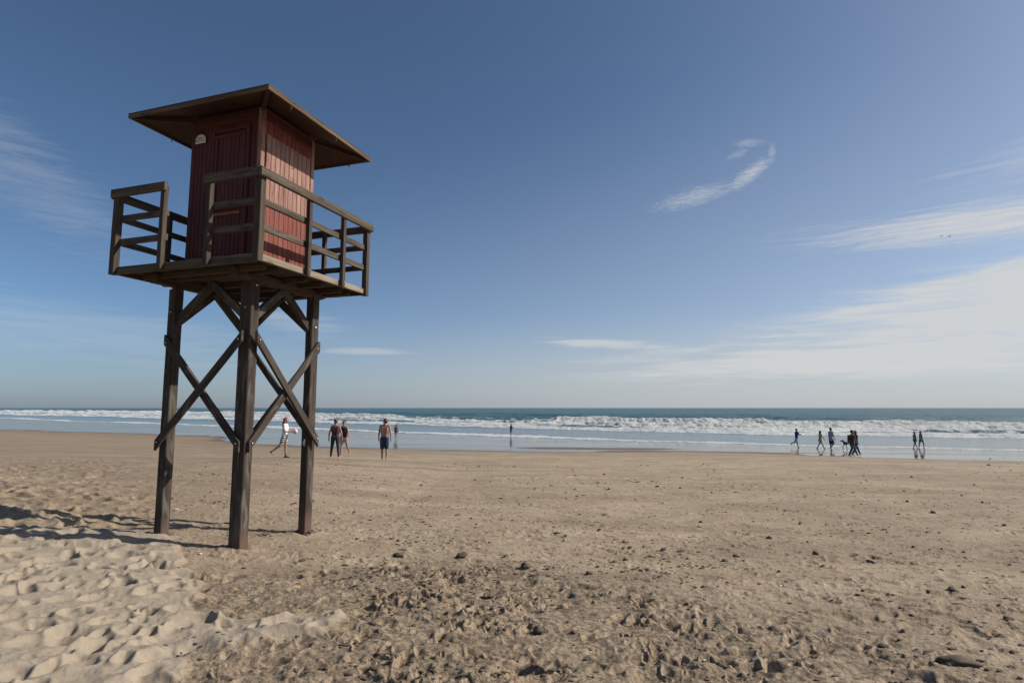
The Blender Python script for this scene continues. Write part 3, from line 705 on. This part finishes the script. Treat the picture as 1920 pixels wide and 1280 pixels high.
def person(label, px, pyf, D, H, face, legs_=((20, 5), (-15, 25)), arms=((10, 15), (-10, 15)), spread=0, lean=2, headturn=0, headtilt=0,
           wear=(), hair=('brown', 'short'), skin=None, female=True, group=None, arm_out=6, stance=0, twist=None):
    """px, pyf: sight line to the feet; D distance along the view; face: heading in degrees clockwise from +Y"""
    skin = skin or SKIN
    X = (px-960)/1110.3*D; X = X/ (1) ; Y = D
    Xw = ray(px, pyf)[0]/ray(px, pyf)[1]*D; z0 = max(ground_z(Xw, Y), SEA+CZ-.1)
    k = H/1.75; root = empty('person', (Xw, Y, z0), -R(face)); root.scale = (k, k, k)
    tag(root, label, 'person', group)
    hipw = .088 if not female else .092; shw = .185 if not female else .160
    hip = Vector((0, 0, .93)); ln = R(-lean)
    up = lambda x, y, z: hip+rotx(Vector((x, y, z)), ln)
    J = {}
    for s, (hf, kb), nm in ((-1, legs_[0], 'l'), (1, legs_[1], 'r')):
        h_ = hip+Vector((s*hipw, 0, -.02)); th1 = R(hf)
        kn = h_+rotx(Vector((s*(.005+stance), 0, -.42)), th1); sh_a = th1-R(kb)
        an = kn+rotx(Vector((s*stance, 0, -.41)), sh_a)
        ft = sh_a*.75 if kb > 12 else sh_a*.45
        toe = an+rotx(Vector((s*.02, .165, -.055)), ft); heel = an+rotx(Vector((0, -.045, -.055)), ft); mid = an+rotx(Vector((s*.01, .09, -.045)), ft)
        J[nm] = (h_, kn, an, toe, heel, mid)
    low = min(min(v.z for v in J[n][3:5]) for n in 'lr')-.024
    lift = Vector((0, 0, -low))
    hip = hip+lift
    for n in 'lr': J[n] = tuple(v+lift for v in J[n])
    for s, (sf, eb), nm in ((-1, arms[0], 'L'), (1, arms[1], 'R')):
        sh = up(s*shw, 0, .50); o_ = math.tan(R(arm_out))
        el_ = sh+rotx(Vector((s*o_*.29+s*.015, 0, -.285)), R(sf)); fa = R(sf)+R(eb)
        inw = -.05*s if eb > 50 else .0
        wr = el_+rotx(Vector((inw*2+s*o_*.1, 0, -.245)), fa); hd = wr+rotx(Vector((inw*.6, .005, -.085)), fa+R(8))
        J[nm] = (sh, el_, wr, hd, fa)
    nk = up(0, .0, .56); 
    ht = Matrix.Rotation(-R(headturn), 3, 'Z') @ Matrix.Rotation(R(-headtilt), 3, 'X')
    hc = up(0, .015, .70); HP = lambda x, y, z: hc+ht @ (Vector((x, y, z))*1.07)
    bm = bmesh.new()
    for n in 'lr':
        h_, kn, an, toe, heel, mid = J[n]; cf = kn.lerp(an, .3)
        chain(bm, [(h_, .088), (h_.lerp(kn, .45), .074), (kn, .052), (cf+Vector((0, -.008, 0)), .052), (kn.lerp(an, .75), .037), (an, .034)])
        chain(bm, [(heel+Vector((0, 0, .004)), .028), (mid, .031), (toe, .020)]); tube(bm, an, .034, heel, .028); tube(bm, an, .032, mid, .028)
    T_ = [(.0, .082, .098), (.14, .052, .082), (.30, .075, .094), (.42, .085, .084)] if female else [(.0, .072, .092), (.14, .062, .090), (.30, .088, .104), (.42, .10, .088)]
    for s in (-1, 1):
        chain(bm, [(up(s*x, 0, z_), r) for z_, x, r in T_])
    for z_, x, r in T_: tube(bm, up(-x, 0, z_), r*.96, up(x, 0, z_), r*.96)
    for n, s in (('L', -1), ('R', 1)):
        sh, el_, wr, hd, fa = J[n]
        chain(bm, [(up(s*.03, 0, .50), .062), (sh, .056 if not female else .047)]); tube(bm, nk, .046, sh, .036)
        chain(bm, [(sh, .054 if not female else .046), (sh.lerp(el_, .45), .047 if not female else .039), (el_, .036), (el_.lerp(wr, .25), .038), (wr, .025)])
        chain(bm, [(wr, .024), (wr.lerp(hd, .55), .030), (hd, .028)])
        fd = (hd-wr).normalized(); sd_ = Vector((0, 1, 0))-fd*fd.y; sd_.normalize()
        for q, (off, ln_) in enumerate(((.027, .066), (.010, .075), (-.008, .070), (-.026, .055))):
            b0 = hd+sd_*off; cur = Vector((-s*.012, 0, 0)); m1 = b0+fd*ln_*.55+cur; m2 = b0+fd*ln_+cur*2.6
            chain(bm, [(b0, .0105), (m1, .0095), (m2, .008)])
        b0 = wr.lerp(hd, .3)+sd_*.024; chain(bm, [(b0, .012), (b0+sd_*.026+fd*.026, .0105), (b0+sd_*.030+fd*.058, .009)])
    chain(bm, [(nk-Vector((0, 0, .03)), .056), (nk.lerp(hc, .4), .052), (HP(0, -.01, -.05), .055)])
    ball(bm, HP(0, -.012, .030), .097, (.86, 1.02, .98)); ball(bm, HP(0, .012, -.01), .086, (.85, .98, 1.1)); ball(bm, HP(0, .032, -.065), .048, (.95, .95, .85))
    ball(bm, HP(0, .096, -.012), .017, (.8, 1, 1.5)); ball(bm, HP(0, .080, -.048), .018, (1.5, .8, .6))
    for s in (-1, 1): ball(bm, HP(s*.076, -.008, -.005), .021, (.5, .9, 1.4))
    body = fuse('body', bm, skin, root)
    for s in (-1, 1):
        bm = bmesh.new(); ball(bm, HP(s*.030, .084, .012), .012)
        me = bpy.data.meshes.new('eye'); bm.to_mesh(me); bm.free(); mesh_obj('eye', me, DARK, root, True)
    bm = bmesh.new(); ball(bm, HP(0, .092, -.050), .015, (1.6, .7, .45)); me = bpy.data.meshes.new('mouth'); bm.to_mesh(me); bm.free(); mesh_obj('mouth', me, LIP, root, True)
    # hair
    hk, hs_ = hair; bm = bmesh.new()
    ball(bm, HP(0, -.022, .042), .104, (.88, 1.0, .95)); ball(bm, HP(0, -.035, .0), .092, (.92, .85, 1.1))
    if hs_ == 'long':
        chain(bm, [(HP(0, -.06, .0), .075), (HP(0, -.095, -.10), .062), (HP(0, -.115, -.22), .050), (HP(.01, -.12, -.32), .026)])
        for s in (-1, 1): chain(bm, [(HP(s*.06, -.02, .02), .04), (HP(s*.07, -.045, -.11), .034), (HP(s*.05, -.08, -.2), .026)])
    elif hs_ == 'bob':
        for s in (-1, 0, 1): chain(bm, [(HP(s*.055, -.03, .0), .06), (HP(s*.06, -.05, -.10), .052)])
    elif hs_ == 'bun': ball(bm, HP(0, -.085, .085), .045); ball(bm, HP(0, -.07, -.03), .05)
    elif hs_ == 'curly':
        for _ in range(26):
            a = random.uniform(0, 6.28); e_ = random.uniform(-.4, 1.5); ball(bm, HP(.10*math.cos(a)*math.cos(e_), -.03+.09*min(.3, math.sin(a))*math.cos(e_), .03+.09*math.sin(e_)), .042)
    elif hs_ == 'beard': ball(bm, HP(0, .045, -.075), .042, (1.05, .8, .9))
    # keep the face clear
    fuse('hair', bm, HAIRS[hk], root, .009, 2)
    for (kind, mat) in wear:
        bm = bmesh.new(); e = .013
        def torso(lo, hi, e=e):
            TT = [q for q in T_ if lo <= q[0] <= hi]
            for s in (-1, 1): chain(bm, [(up(s*x, 0, z_), r+e) for z_, x, r in TT])
            for z_, x, r in TT: tube(bm, up(-x, 0, z_), r+e*.9, up(x, 0, z_), r+e*.9)
        if kind in ('tee', 'shirt', 'tank', 'croptank'):
            torso(-1 if kind != 'croptank' else .2, 1)
            for n, s in (('L', -1), ('R', 1)):
                sh, el_, wr, hd, fa = J[n]
                if kind in ('tee', 'shirt'):
                    tube(bm, nk-Vector((0, 0, .02)), .052, sh, .048)
                    fr = .62 if kind == 'tee' else 1.; chain(bm, [(up(s*.03, 0, .49), .072), (sh, .064), (sh.lerp(el_, fr), .058)])
                    if kind == 'shirt': chain(bm, [(el_, .055), (el_.lerp(wr, .45), .048)])
                else: chain(bm, [(up(s*.07, -.02, .46), .05), (up(s*.085, 0, .545), .020)])
            if kind == 'shirt':
                for s in (-1, 1): chain(bm, [(up(s*.075, 0, 0), .118), (up(s*.078, 0, -.10), .116)])
            nm = 'shirt' if kind in ('tee', 'shirt') else 'tank_top'
        elif kind == 'dress':
            torso(-1, 1)
            for n, s in (('L', -1), ('R', 1)):
                sh, el_, wr, hd, fa = J[n]; chain(bm, [(up(s*.03, 0, .49), .07), (sh, .060), (sh.lerp(el_, .7), .056)])
            tube(bm, up(0, 0, .12), .13, up(0, 0, -.16), .215, 20); nm = 'dress'
        elif kind in ('shorts', 'briefs', 'leggings', 'jeans', 'trunks'):
            torso(-1, .05, .017)
            tube(bm, up(-.06, 0, .02), .10, up(.06, 0, .02), .10); 
            for n in 'lr':
                h_, kn, an, toe, heel, mid = J[n]
                if kind == 'shorts': chain(bm, [(h_, .104), (h_.lerp(kn, .45), .098)])
                elif kind == 'trunks': chain(bm, [(h_, .106), (h_.lerp(kn, .5), .102), (h_.lerp(kn, .88), .092)])
                elif kind == 'briefs': chain(bm, [(h_, .098), (h_.lerp(kn, .12), .092)])
                elif kind == 'leggings': chain(bm, [(h_, .099), (h_.lerp(kn, .45), .084), (kn, .062), (kn.lerp(an, .3)+Vector((0, -.008, 0)), .060), (kn.lerp(an, .88), .044)])
                else: chain(bm, [(h_, .104), (h_.lerp(kn, .45), .092), (kn, .074), (kn.lerp(an, .5), .066), (kn.lerp(an, .82), .062)])
            nm = {'briefs': 'swim_briefs', 'trunks': 'shorts'}.get(kind, kind)
        elif kind == 'bikini_top':
            torso(.25, .35); nm = 'bikini_top'
        elif kind == 'cap':
            ball(bm, HP(0, -.015, .055), .102, (.9, 1.0, .75)); chain(bm, [(HP(0, .05, .045), .05), (HP(0, .13, .03), .03)]); nm = 'cap'
        elif kind == 'sunglasses':
            for s in (-1, 1): ball(bm, HP(s*.034, .088, .012), .026, (1.1, .5, .8))
            tube(bm, HP(-.07, .06, .014), .009, HP(-.05, .09, .014), .009); tube(bm, HP(.07, .06, .014), .009, HP(.05, .09, .014), .009); nm = 'sunglasses'
        fuse(nm, bm, mat, root, .010 if kind != 'sunglasses' else .006, 2)
    root['_'] = 0; del root['_']
    return root, J, k

WHITE = cloth_mat('white_cotton', (.68, .68, .70)); NAVY = cloth_mat('navy_cloth', (.018, .030, .070)); BLACK = cloth_mat('black_cloth', (.020, .020, .022))
MAROON = cloth_mat('maroon_cloth', (.060, .018, .020)); BLUE = cloth_mat('blue_cloth', (.030, .055, .16)); PALEBL = cloth_mat('pale_blue_cloth', (.28, .36, .46))
STRIPE = cloth_mat('striped_cloth', (.03, .06, .075), stripe=((.62, .66, .66), 78)); PATT = cloth_mat('beige_pink_cloth', (.42, .30, .27))
CREAM = cloth_mat('cream_cloth', (.42, .37, .29)); GREY = cloth_mat('pale_grey_cloth', (.36, .38, .43)); ORNG = cloth_mat('rust_brown_cloth', (.16, .062, .030))
JEAN = cloth_mat('jeans_cloth', (.05, .085, .12)); GREENISH = cloth_mat('sage_cloth', (.22, .27, .22)); TEALD = cloth_mat('dark_teal_cloth', (.04, .09, .11))
w1, J1, k1 = person('long haired woman in white top and striped shorts walking right with a ball', 532, 862.4, 25.2, 1.66, 88,
    legs_=((4, 4), (-24, 30)), arms=((8, 78), (8, 78)), wear=(('tee', WHITE), ('shorts', STRIPE)), hair=('auburn', 'long'), skin=SKIN, arm_out=4)
person('woman in maroon tank top and black leggings seen from behind, hair in a bun', 627, 868.3, 25.4, 1.68, 356,
    legs_=((9, 2), (-6, 3)), arms=((-6, 8), (2, 6)), wear=(('tank', MAROON), ('leggings', BLACK)), hair=('brown', 'bun'), arm_out=15, stance=.05)
person('woman in black top, beige shorts and sunglasses facing the camera behind the woman in leggings', 643.5, 861.5, 27.3, 1.66, 190,
    legs_=((-22, 24), (6, 2)), arms=((4, 8), (8, 10)), wear=(('tank', BLACK), ('shorts', PATT), ('sunglasses', DARK)), hair=('brown', 'bun'), skin=SKIN, arm_out=13)
person('bare backed bearded man in navy shorts standing with his head turned left', 720, 866.3, 26.2, 1.80, 2,
    legs_=((1, 0), (3, 3)), arms=((0, 8), (-2, 8)), wear=(('trunks', NAVY),), hair=('brown', 'beard'), female=False, headturn=-62, arm_out=9)
person('distant bather in dark swimwear just right of the bare backed man', 742.5, 821, 65, 1.66, 350,
    legs_=((12, 4), (-20, 18)), arms=((5, 10), (-8, 10)), wear=(('briefs', BLACK), ('bikini_top', BLACK)), hair=('dark', 'bun'), skin=SKIND)
person('lone distant figure in blue standing in the shallow foam near the middle', 958, 817, 81.5, 1.72, 60,
    legs_=((8, 3), (-6, 6)), arms=((0, 10), (28, 30)), wear=(('shirt', BLUE), ('trunks', BLUE)), hair=('dark', 'short'), skin=SKIND, female=False, arm_out=12)
gR = 'people walking along the wet sand at the right'
person('man in blue shirt and pale shorts striding right, first of the walkers on the right', 1494.5, 836.6, 53.5, 1.72, 85,
    legs_=((12, 2), (-30, 42)), arms=((48, 42), (30, 48)), wear=(('tee', BLUE), ('trunks', PALEBL)), hair=('dark', 'short'), skin=SKIND, female=False, group=gR)
person('woman in loose cream dress walking right with a long stride', 1539, 839, 51, 1.63, 85,
    legs_=((30, 4), (-26, 8)), arms=((42, 12), (10, 30)), wear=(('dress', CREAM),), hair=('dark', 'bob'), skin=SKIND, group=gR)
person('tall man in pale grey shirt and dark shorts behind the woman in the cream dress', 1559, 841, 47.5, 1.80, 80,
    legs_=((4, 2), (18, 62)), arms=((0, 12), (6, 14)), wear=(('shirt', GREY), ('trunks', BLACK)), hair=('dark', 'short'), skin=SKIND, female=False, group=gR)
bpk, Jb, kb_ = person('walker in rust brown top and jeans with curly hair and a backpack', 1600, 853.6, 39.2, 1.70, 88,
    legs_=((26, 4), (-20, 8)), arms=((-4, 14), (10, 20)), wear=(('tee', ORNG), ('jeans', JEAN)), hair=('dark', 'curly'), skin=SKIND, group=gR)
person('companion in dark top and jeans hidden half behind the backpacker', 1606, 852.4, 39.9, 1.66, 88,
    legs_=((24, 4), (-16, 14)), arms=((12, 20), (-6, 14)), wear=(('tee', TEALD), ('jeans', JEAN)), hair=('brown', 'bob'), skin=SKIND, group=gR)
person('left one of two women walking side by side at far right, in dark shorts', 1716, 838.4, 54.5, 1.60, 88,
    legs_=((20, 2), (-16, 6)), arms=((12, 20), (-6, 20)), wear=(('tank', GREENISH), ('shorts', TEALD)), hair=('dark', 'bun'), skin=SKIND, group=gR)
person('right one of two women walking side by side at far right, one knee lifted', 1727.5, 838.2, 55, 1.64, 88,
    legs_=((-12, 2), (30, 34)), arms=((8, 20), (-4, 20)), wear=(('tank', GREENISH), ('shorts', GREENISH)), hair=('dark', 'bun'), skin=SKIND, group=gR)

# ball held by the first woman
def world_of(root, v): return root.matrix_basis @ v
hm = (J1['L'][3]+J1['R'][3])/2; hmW = world_of(w1, hm+Vector((0, .06, .02)))
bm = bmesh.new(); bmesh.ops.create_uvsphere(bm, u_segments=24, v_segments=16, radius=.11); me = bpy.data.meshes.new('beach_ball'); bm.to_mesh(me); bm.free()
ballm, t, b = material('pink_ball', rough=.45)
sp = t.new('ShaderNodeSeparateXYZ'); t.l.new(t.new('ShaderNodeTexCoord').outputs['Object'], sp.inputs[0])
wv_ = t.math('SINE', t.math('MULTIPLY', t.math('ARCTAN2', sp.outputs[0], sp.outputs[1]), 4))
t.l.new(t.mix(t.mapr(wv_, -.15, .15), C(.55, .22, .18), C(.62, .52, .46)), b.inputs['Base Color'])
bo = mesh_obj('beach_ball', me, ballm, None, True); bo.location = hmW; bo.rotation_euler = (.4, .3, 0)
tag(bo, 'small pink and pale ball held in front by the woman in striped shorts', 'ball')
# backpack
bm = bmesh.new()
for x in (-.09, .09):
    for z in (1.02, 1.16, 1.34): ball(bm, (x, -.20, z), .10 if z < 1.3 else .075, (1, .85, 1))
tube(bm, (-.09, -.2, 1.1), .10, (.09, -.2, 1.1), .10); tube(bm, (-.09, -.2, 1.25), .09, (.09, -.2, 1.25), .09); tube(bm, (0, -.2, 1.0), .10, (0, -.2, 1.3), .10)
bk = fuse('backpack', bm, cloth_mat('dark_brown_canvas', (.05, .028, .018)), None, .015); bk.matrix_basis = bpk.matrix_basis.copy()
me_ = bk.data; cc_ = Vector((0, -.2, 1.15)); me_.transform(Matrix.Translation(-cc_)); bk.location = world_of(bpk, cc_)
bm = bmesh.new()
for x in (-.10, .10): chain(bm, [((x, -.14, 1.38), .016), ((x*.95, -.02, 1.47), .016), ((x, .10, 1.38), .016), ((x, .08, 1.15), .014), ((x, -.12, 1.02), .014)])
st_ = fuse('strap', bm, DARK, bk, .010, 1); st_.data.transform(Matrix.Translation(-cc_))
tag(bk, 'dark brown backpack on the back of the curly haired walker', 'backpack')
# dog
def dog(px, py, D):
    Xw = ray(px, py)[0]/ray(px, py)[1]*D; root = empty('dog', (Xw, D, ground_z(Xw, D)), -R(265)); root.scale = (1.1,)*3
    bm = bmesh.new()
    chain(bm, [((0, .24, .50), .115), ((0, .08, .49), .110), ((0, -.10, .51), .085), ((0, -.24, .53), .088), ((0, -.30, .53), .07)])
    chain(bm, [((0, .27, .55), .085), ((0, .36, .62), .065), ((0, .43, .66), .062)])
    chain(bm, [((0, .43, .66), .062), ((0, .50, .64), .042), ((0, .575, .62), .028)])
    for s in (-1, 1):
        chain(bm, [((s*.035, .40, .71), .020), ((s*.06, .385, .74), .016), ((s*.075, .40, .70), .010)])
        f = .10*s
        chain(bm, [((s*.06, .24, .45), .055), ((s*.065, .22+f*.5, .33), .035), ((s*.065, .24+f, .19), .023), ((s*.065, .24+f*1.3, .05), .019), ((s*.065, .27+f*1.3, .022), .022)])
        g = -.09*s
        chain(bm, [((s*.06, -.26, .48), .075), ((s*.07, -.20+g*.6, .33), .048), ((s*.07, -.34+g, .20), .023), ((s*.07, -.30+g*1.2, .05), .019), ((s*.07, -.265+g*1.2, .022), .022)])
    chain(bm, [((0, -.34, .57), .028), ((0, -.44, .52), .022), ((0, -.53, .44), .015), ((0, -.58, .40), .010)])
    fuse('body', bm, cloth_mat('dark_brown_fur', (.045, .025, .018)), root, .010, 2)
    bm = bmesh.new(); ball(bm, (0, .598, .625), .014); me = bpy.data.meshes.new('nose'); bm.to_mesh(me); bm.free(); mesh_obj('nose', me, DARK, root, True)
    tag(root, 'dark brown dog trotting left behind the backpacker', 'dog')
dog(1590, 840.5, 50.5)
# two birds
featm = cloth_mat('grey_feathers', (.10, .10, .11))
for i, (px, py, fl, lab) in enumerate(((1765, 443, .35, 'left one of two small birds high in the sky at right'), (1779.7, 443.8, .9, 'right one of two small birds in the sky, wings raised more'))):
    r = ray(px, py); P = r*130/r[1]; root = empty('bird', (P[0], P[1], P[2]+CZ), -R(250)); root.scale = (1.15,)*3
    bm = bmesh.new(); chain(bm, [((0, -.20, 0), .02), ((0, -.05, 0), .06), ((0, .10, .01), .055), ((0, .18, .03), .035), ((0, .24, .025), .01)]); fuse('body', bm, featm, root, .012, 2)
    for s in (-1, 1):
        vs = [(s*.03, .08, .02), (s*.22, .10, .02+.22*fl), (s*.46, -.02, .02+.26*fl), (s*.24, -.03, .02+.20*fl), (s*.03, -.08, .015)]
        bm = bmesh.new(); f = bm.faces.new([bm.verts.new(v) for v in vs]); rg = bmesh.ops.extrude_face_region(bm, geom=[f])
        bmesh.ops.translate(bm, verts=[e for e in rg['geom'] if isinstance(e, bmesh.types.BMVert)], vec=(0, 0, .014)); bmesh.ops.recalc_face_normals(bm, faces=bm.faces)
        me = bpy.data.meshes.new('wing'); bm.to_mesh(me); bm.free(); mesh_obj('wing', me, featm, root)
    tag(root, lab, 'bird', 'birds high over the sea')

# ------------------------------------------------------------------ stones, clods and shells on the sand
stm, t, b = material('dark_stone', rough=.85)
p = t.new('ShaderNodeTexCoord').outputs['Object']; info = t.new('ShaderNodeObjectInfo').outputs['Random']
c = t.mix(t.mapr(t.noise(p, 60, 4, .6), .35, .65), C(.045, .030, .022), C(.12, .085, .060)); c = t.mix(t.math('MULTIPLY', info, .5), c, C(.16, .11, .075))
t.l.new(c, b.inputs['Base Color']); t.l.new(t.bump(t.noise(p, 140, 3, .6), .6, .003), b.inputs['Normal'])
shm, t, b = material('white_shell', (.72, .70, .66), .5)
def stone_mesh(seed, flat=.6, rough=.28, mat=stm):
    bm = bmesh.new(); bmesh.ops.create_icosphere(bm, subdivisions=3, radius=1); g = np.random.default_rng(seed)
    o = g.uniform(0, 90, 3); co = np.array([v.co[:] for v in bm.verts])
    n = fbm(co[:, 0]+o[0], co[:, 1]+co[:, 2]*.8+o[1], .9, 4, .55)+fbm(co[:, 2]+o[2], co[:, 0]-co[:, 1], .8, 3, .5)*.6
    for v, k in zip(bm.verts, n): v.co *= 1+rough*k
    for v in bm.verts:
        v.co.z *= flat; v.co.x *= 1.25
    me = bpy.data.meshes.new('stone'); bm.to_mesh(me); bm.free(); me.materials.append(mat)
    me.polygons.foreach_set('use_smooth', np.ones(len(me.polygons), bool)); return me
SM = [stone_mesh(i, random.uniform(.45, .75), .34) for i in range(9)]; SHM = [stone_mesh(50+i, .35, .35, shm) for i in range(2)]
def stone(px, py, r, label, group, me=None, name='stone', cat='stone', sink=.25):
    P = hit(px, py); x, y = P[0], P[1]
    o = bpy.data.objects.new(name, me or random.choice(SM)); col.objects.link(o)
    o.location = (x, y, ground_z(x, y)+r*sink); o.scale = (r, r*random.uniform(.8, 1.1), r); o.rotation_euler = (random.uniform(-.2, .2), random.uniform(-.2, .2), random.uniform(0, 6.28))
    tag(o, label, cat, group); return o
def size(px, py, wpx): P = hit(px, py); return wpx/1110.3*P[1]/2/1.2
special = [
 (1798, 1138, 17, 'round dark stone on bare smooth sand, lower right'), (1789, 1111, 19, 'flat topped dark stone just above the round dark one at lower right'),
 (1655, 1209, 19, 'dark wedge shaped stone near the right end of the churned sand'), (1634, 1054, 14, 'flat brown stone alone on the smooth sand at right'),
 (1443, 1008, 9, 'small dark stone alone above the flat streaks, right of centre'), (1232, 911, 9, 'small dark lump alone on the far flat sand right of centre'),
 (1750, 961, 12, 'flat dark lump on the far flat sand at right'), (567, 1052, 13, 'brown stone just right of the front tower leg, upper of a pair'),
 (568, 1072, 12, 'brown stone just right of the front tower leg, lower of a pair'), (563, 999, 17, 'brown rounded stone against the foot of the right tower leg'),
 (582, 1003, 14, 'flat dark clod just right of the right tower leg'), (1181, 1025, 9, 'dark pebble in the loose row of stones at centre right, middle one'),
 (1244, 1030, 11, 'dark pebble at the right end of the loose row of stones at centre right'), (1170, 1016, 10, 'dark pebble at the upper left end of the loose row of stones'),
 (1211, 1041, 9, 'pebble below the loose row of stones at centre right'), (1173, 1051, 11, 'weedy dark lump below the loose row of stones'),
 (1105, 1077, 12, 'dark lump on the sand at centre above the churned ground'), (866, 1048, 20, 'low matted dark clod at centre of the beach'),
 (987, 1066, 24, 'wide low dark mat on the sand at centre'), (748, 1043, 20, 'dark crusty clod left of centre in front of the tower'),
 (1382, 1041, 14, 'dark clod at the end of a row of crumbs right of centre'), (1359, 1050, 11, 'dark crumb beside the clod right of centre'),
 (858, 968, 10, 'flat dark lump on the mid beach behind the clods'), (1892, 1164, 16, 'flat dark clod at the right edge of the frame'),
 (1530, 1036, 12, 'thin flat reddish brown flake on the smooth sand'), (1008, 1182, 17, 'dark round clod in the middle of the churned sand'),
]
for (px, py, w_, lab) in special:
    mats = SM[(px*7+py) % 9]; stone(px, py, size(px, py, w_), lab, 'stones and clods on the beach', mats, sink=.28)
big = stone(1800, 1243, size(1800, 1243, 40), 'long low dark clod lying near the lower right corner', 'stones and clods on the beach', SM[3], sink=.15); big.rotation_euler = (0, 0, R(-14)); big.scale[0] *= 1.7; big.scale[2] *= .8
for (px, py, w_) in ((496, 1004, 12), (503, 1002, 9), (509, 1006, 8), (488, 1006, 7)):
    stone(px, py, size(px, py, w_), 'small tan stone in the little heap between the tower legs', 'heap of tan stones between the tower legs', SM[px % 9])
n = 0
while n < 262:
    px = random.uniform(380, 1930); py = 868+(1275-868)*random.random()**1.25
    if px < 600 and py > 1010 and random.random() < .8: continue
    w_ = (random.uniform(2.5, 6)+3*random.random()**4)*(.7+.9*(py-868)/400); 
    stone(px, py, size(px, py, w_), 'dark pebble or crumb of weed scattered over the firm sand', 'scattered pebbles on the firm sand'); n += 1
for (px, py) in ((375, 1040), (1464, 1098), (1745, 1099), (907, 1228), (990, 1246), (1587, 1184), (1320, 1233), (1670, 1251)):
    stone(px, py, size(px, py, 5), 'tiny white shell fragment on the brown sand', 'white shell fragments', random.choice(SHM), 'shell', 'shell')
stone(330, 957, size(330, 957, 15), 'pale scrap of dried foam on the sand between the left and front tower legs', None, SHM[0], 'dried_foam', 'debris')
bpy.data.objects['dried_foam'].scale = (.055, .035, .012)

# crumbs of weed and grit beyond the counted pebbles: one scattered mass
g = np.random.default_rng(91); V = []; F = []
bm = bmesh.new(); bmesh.ops.create_icosphere(bm, subdivisions=1, radius=1); bv = np.array([v.co[:] for v in bm.verts]); bf = [[v.index for v in f.verts] for f in bm.faces]; bm.free()
cnt = 0
while cnt < 2700:
    px = g.uniform(300, 2050); py = 858+(1290-858)*g.random()**1.15
    if px < 640 and 1005 < py and g.random() < .85: continue
    if px > 1350 and py > 1000 and g.random() < .8: continue
    P = hit(px, py); x, y = float(P[0]), float(P[1])
    if fbm(np.array([x*.6]), np.array([y]), 1.4, 3, off=4)[0]+g.normal(0, .12) < .05: continue
    r = g.uniform(.0035, .010)*(1+.035*y)*(1+1.2*g.random()**6); a = g.uniform(-.5, .3)
    k = bv*(1+g.uniform(-.25, .25, (len(bv), 1))); k = k*np.array([r*g.uniform(1.2, 2.6), r, r*g.uniform(.35, .8)])
    ca, sa = math.cos(a), math.sin(a); k = np.stack([k[:, 0]*ca-k[:, 1]*sa+x, k[:, 0]*sa+k[:, 1]*ca+y, k[:, 2]+ground_z(x, y)+r*.15], -1)
    o_ = len(V); V.extend(k.tolist()); F.extend([[i+o_ for i in f] for f in bf]); cnt += 1
me = bpy.data.meshes.new('weed_crumbs'); me.from_pydata(V, [], F)
o = mesh_obj('weed_crumbs', me, stm); tag(o, 'scattered dark crumbs of dry weed and grit over the firm sand', 'crumbs', kind='stuff')
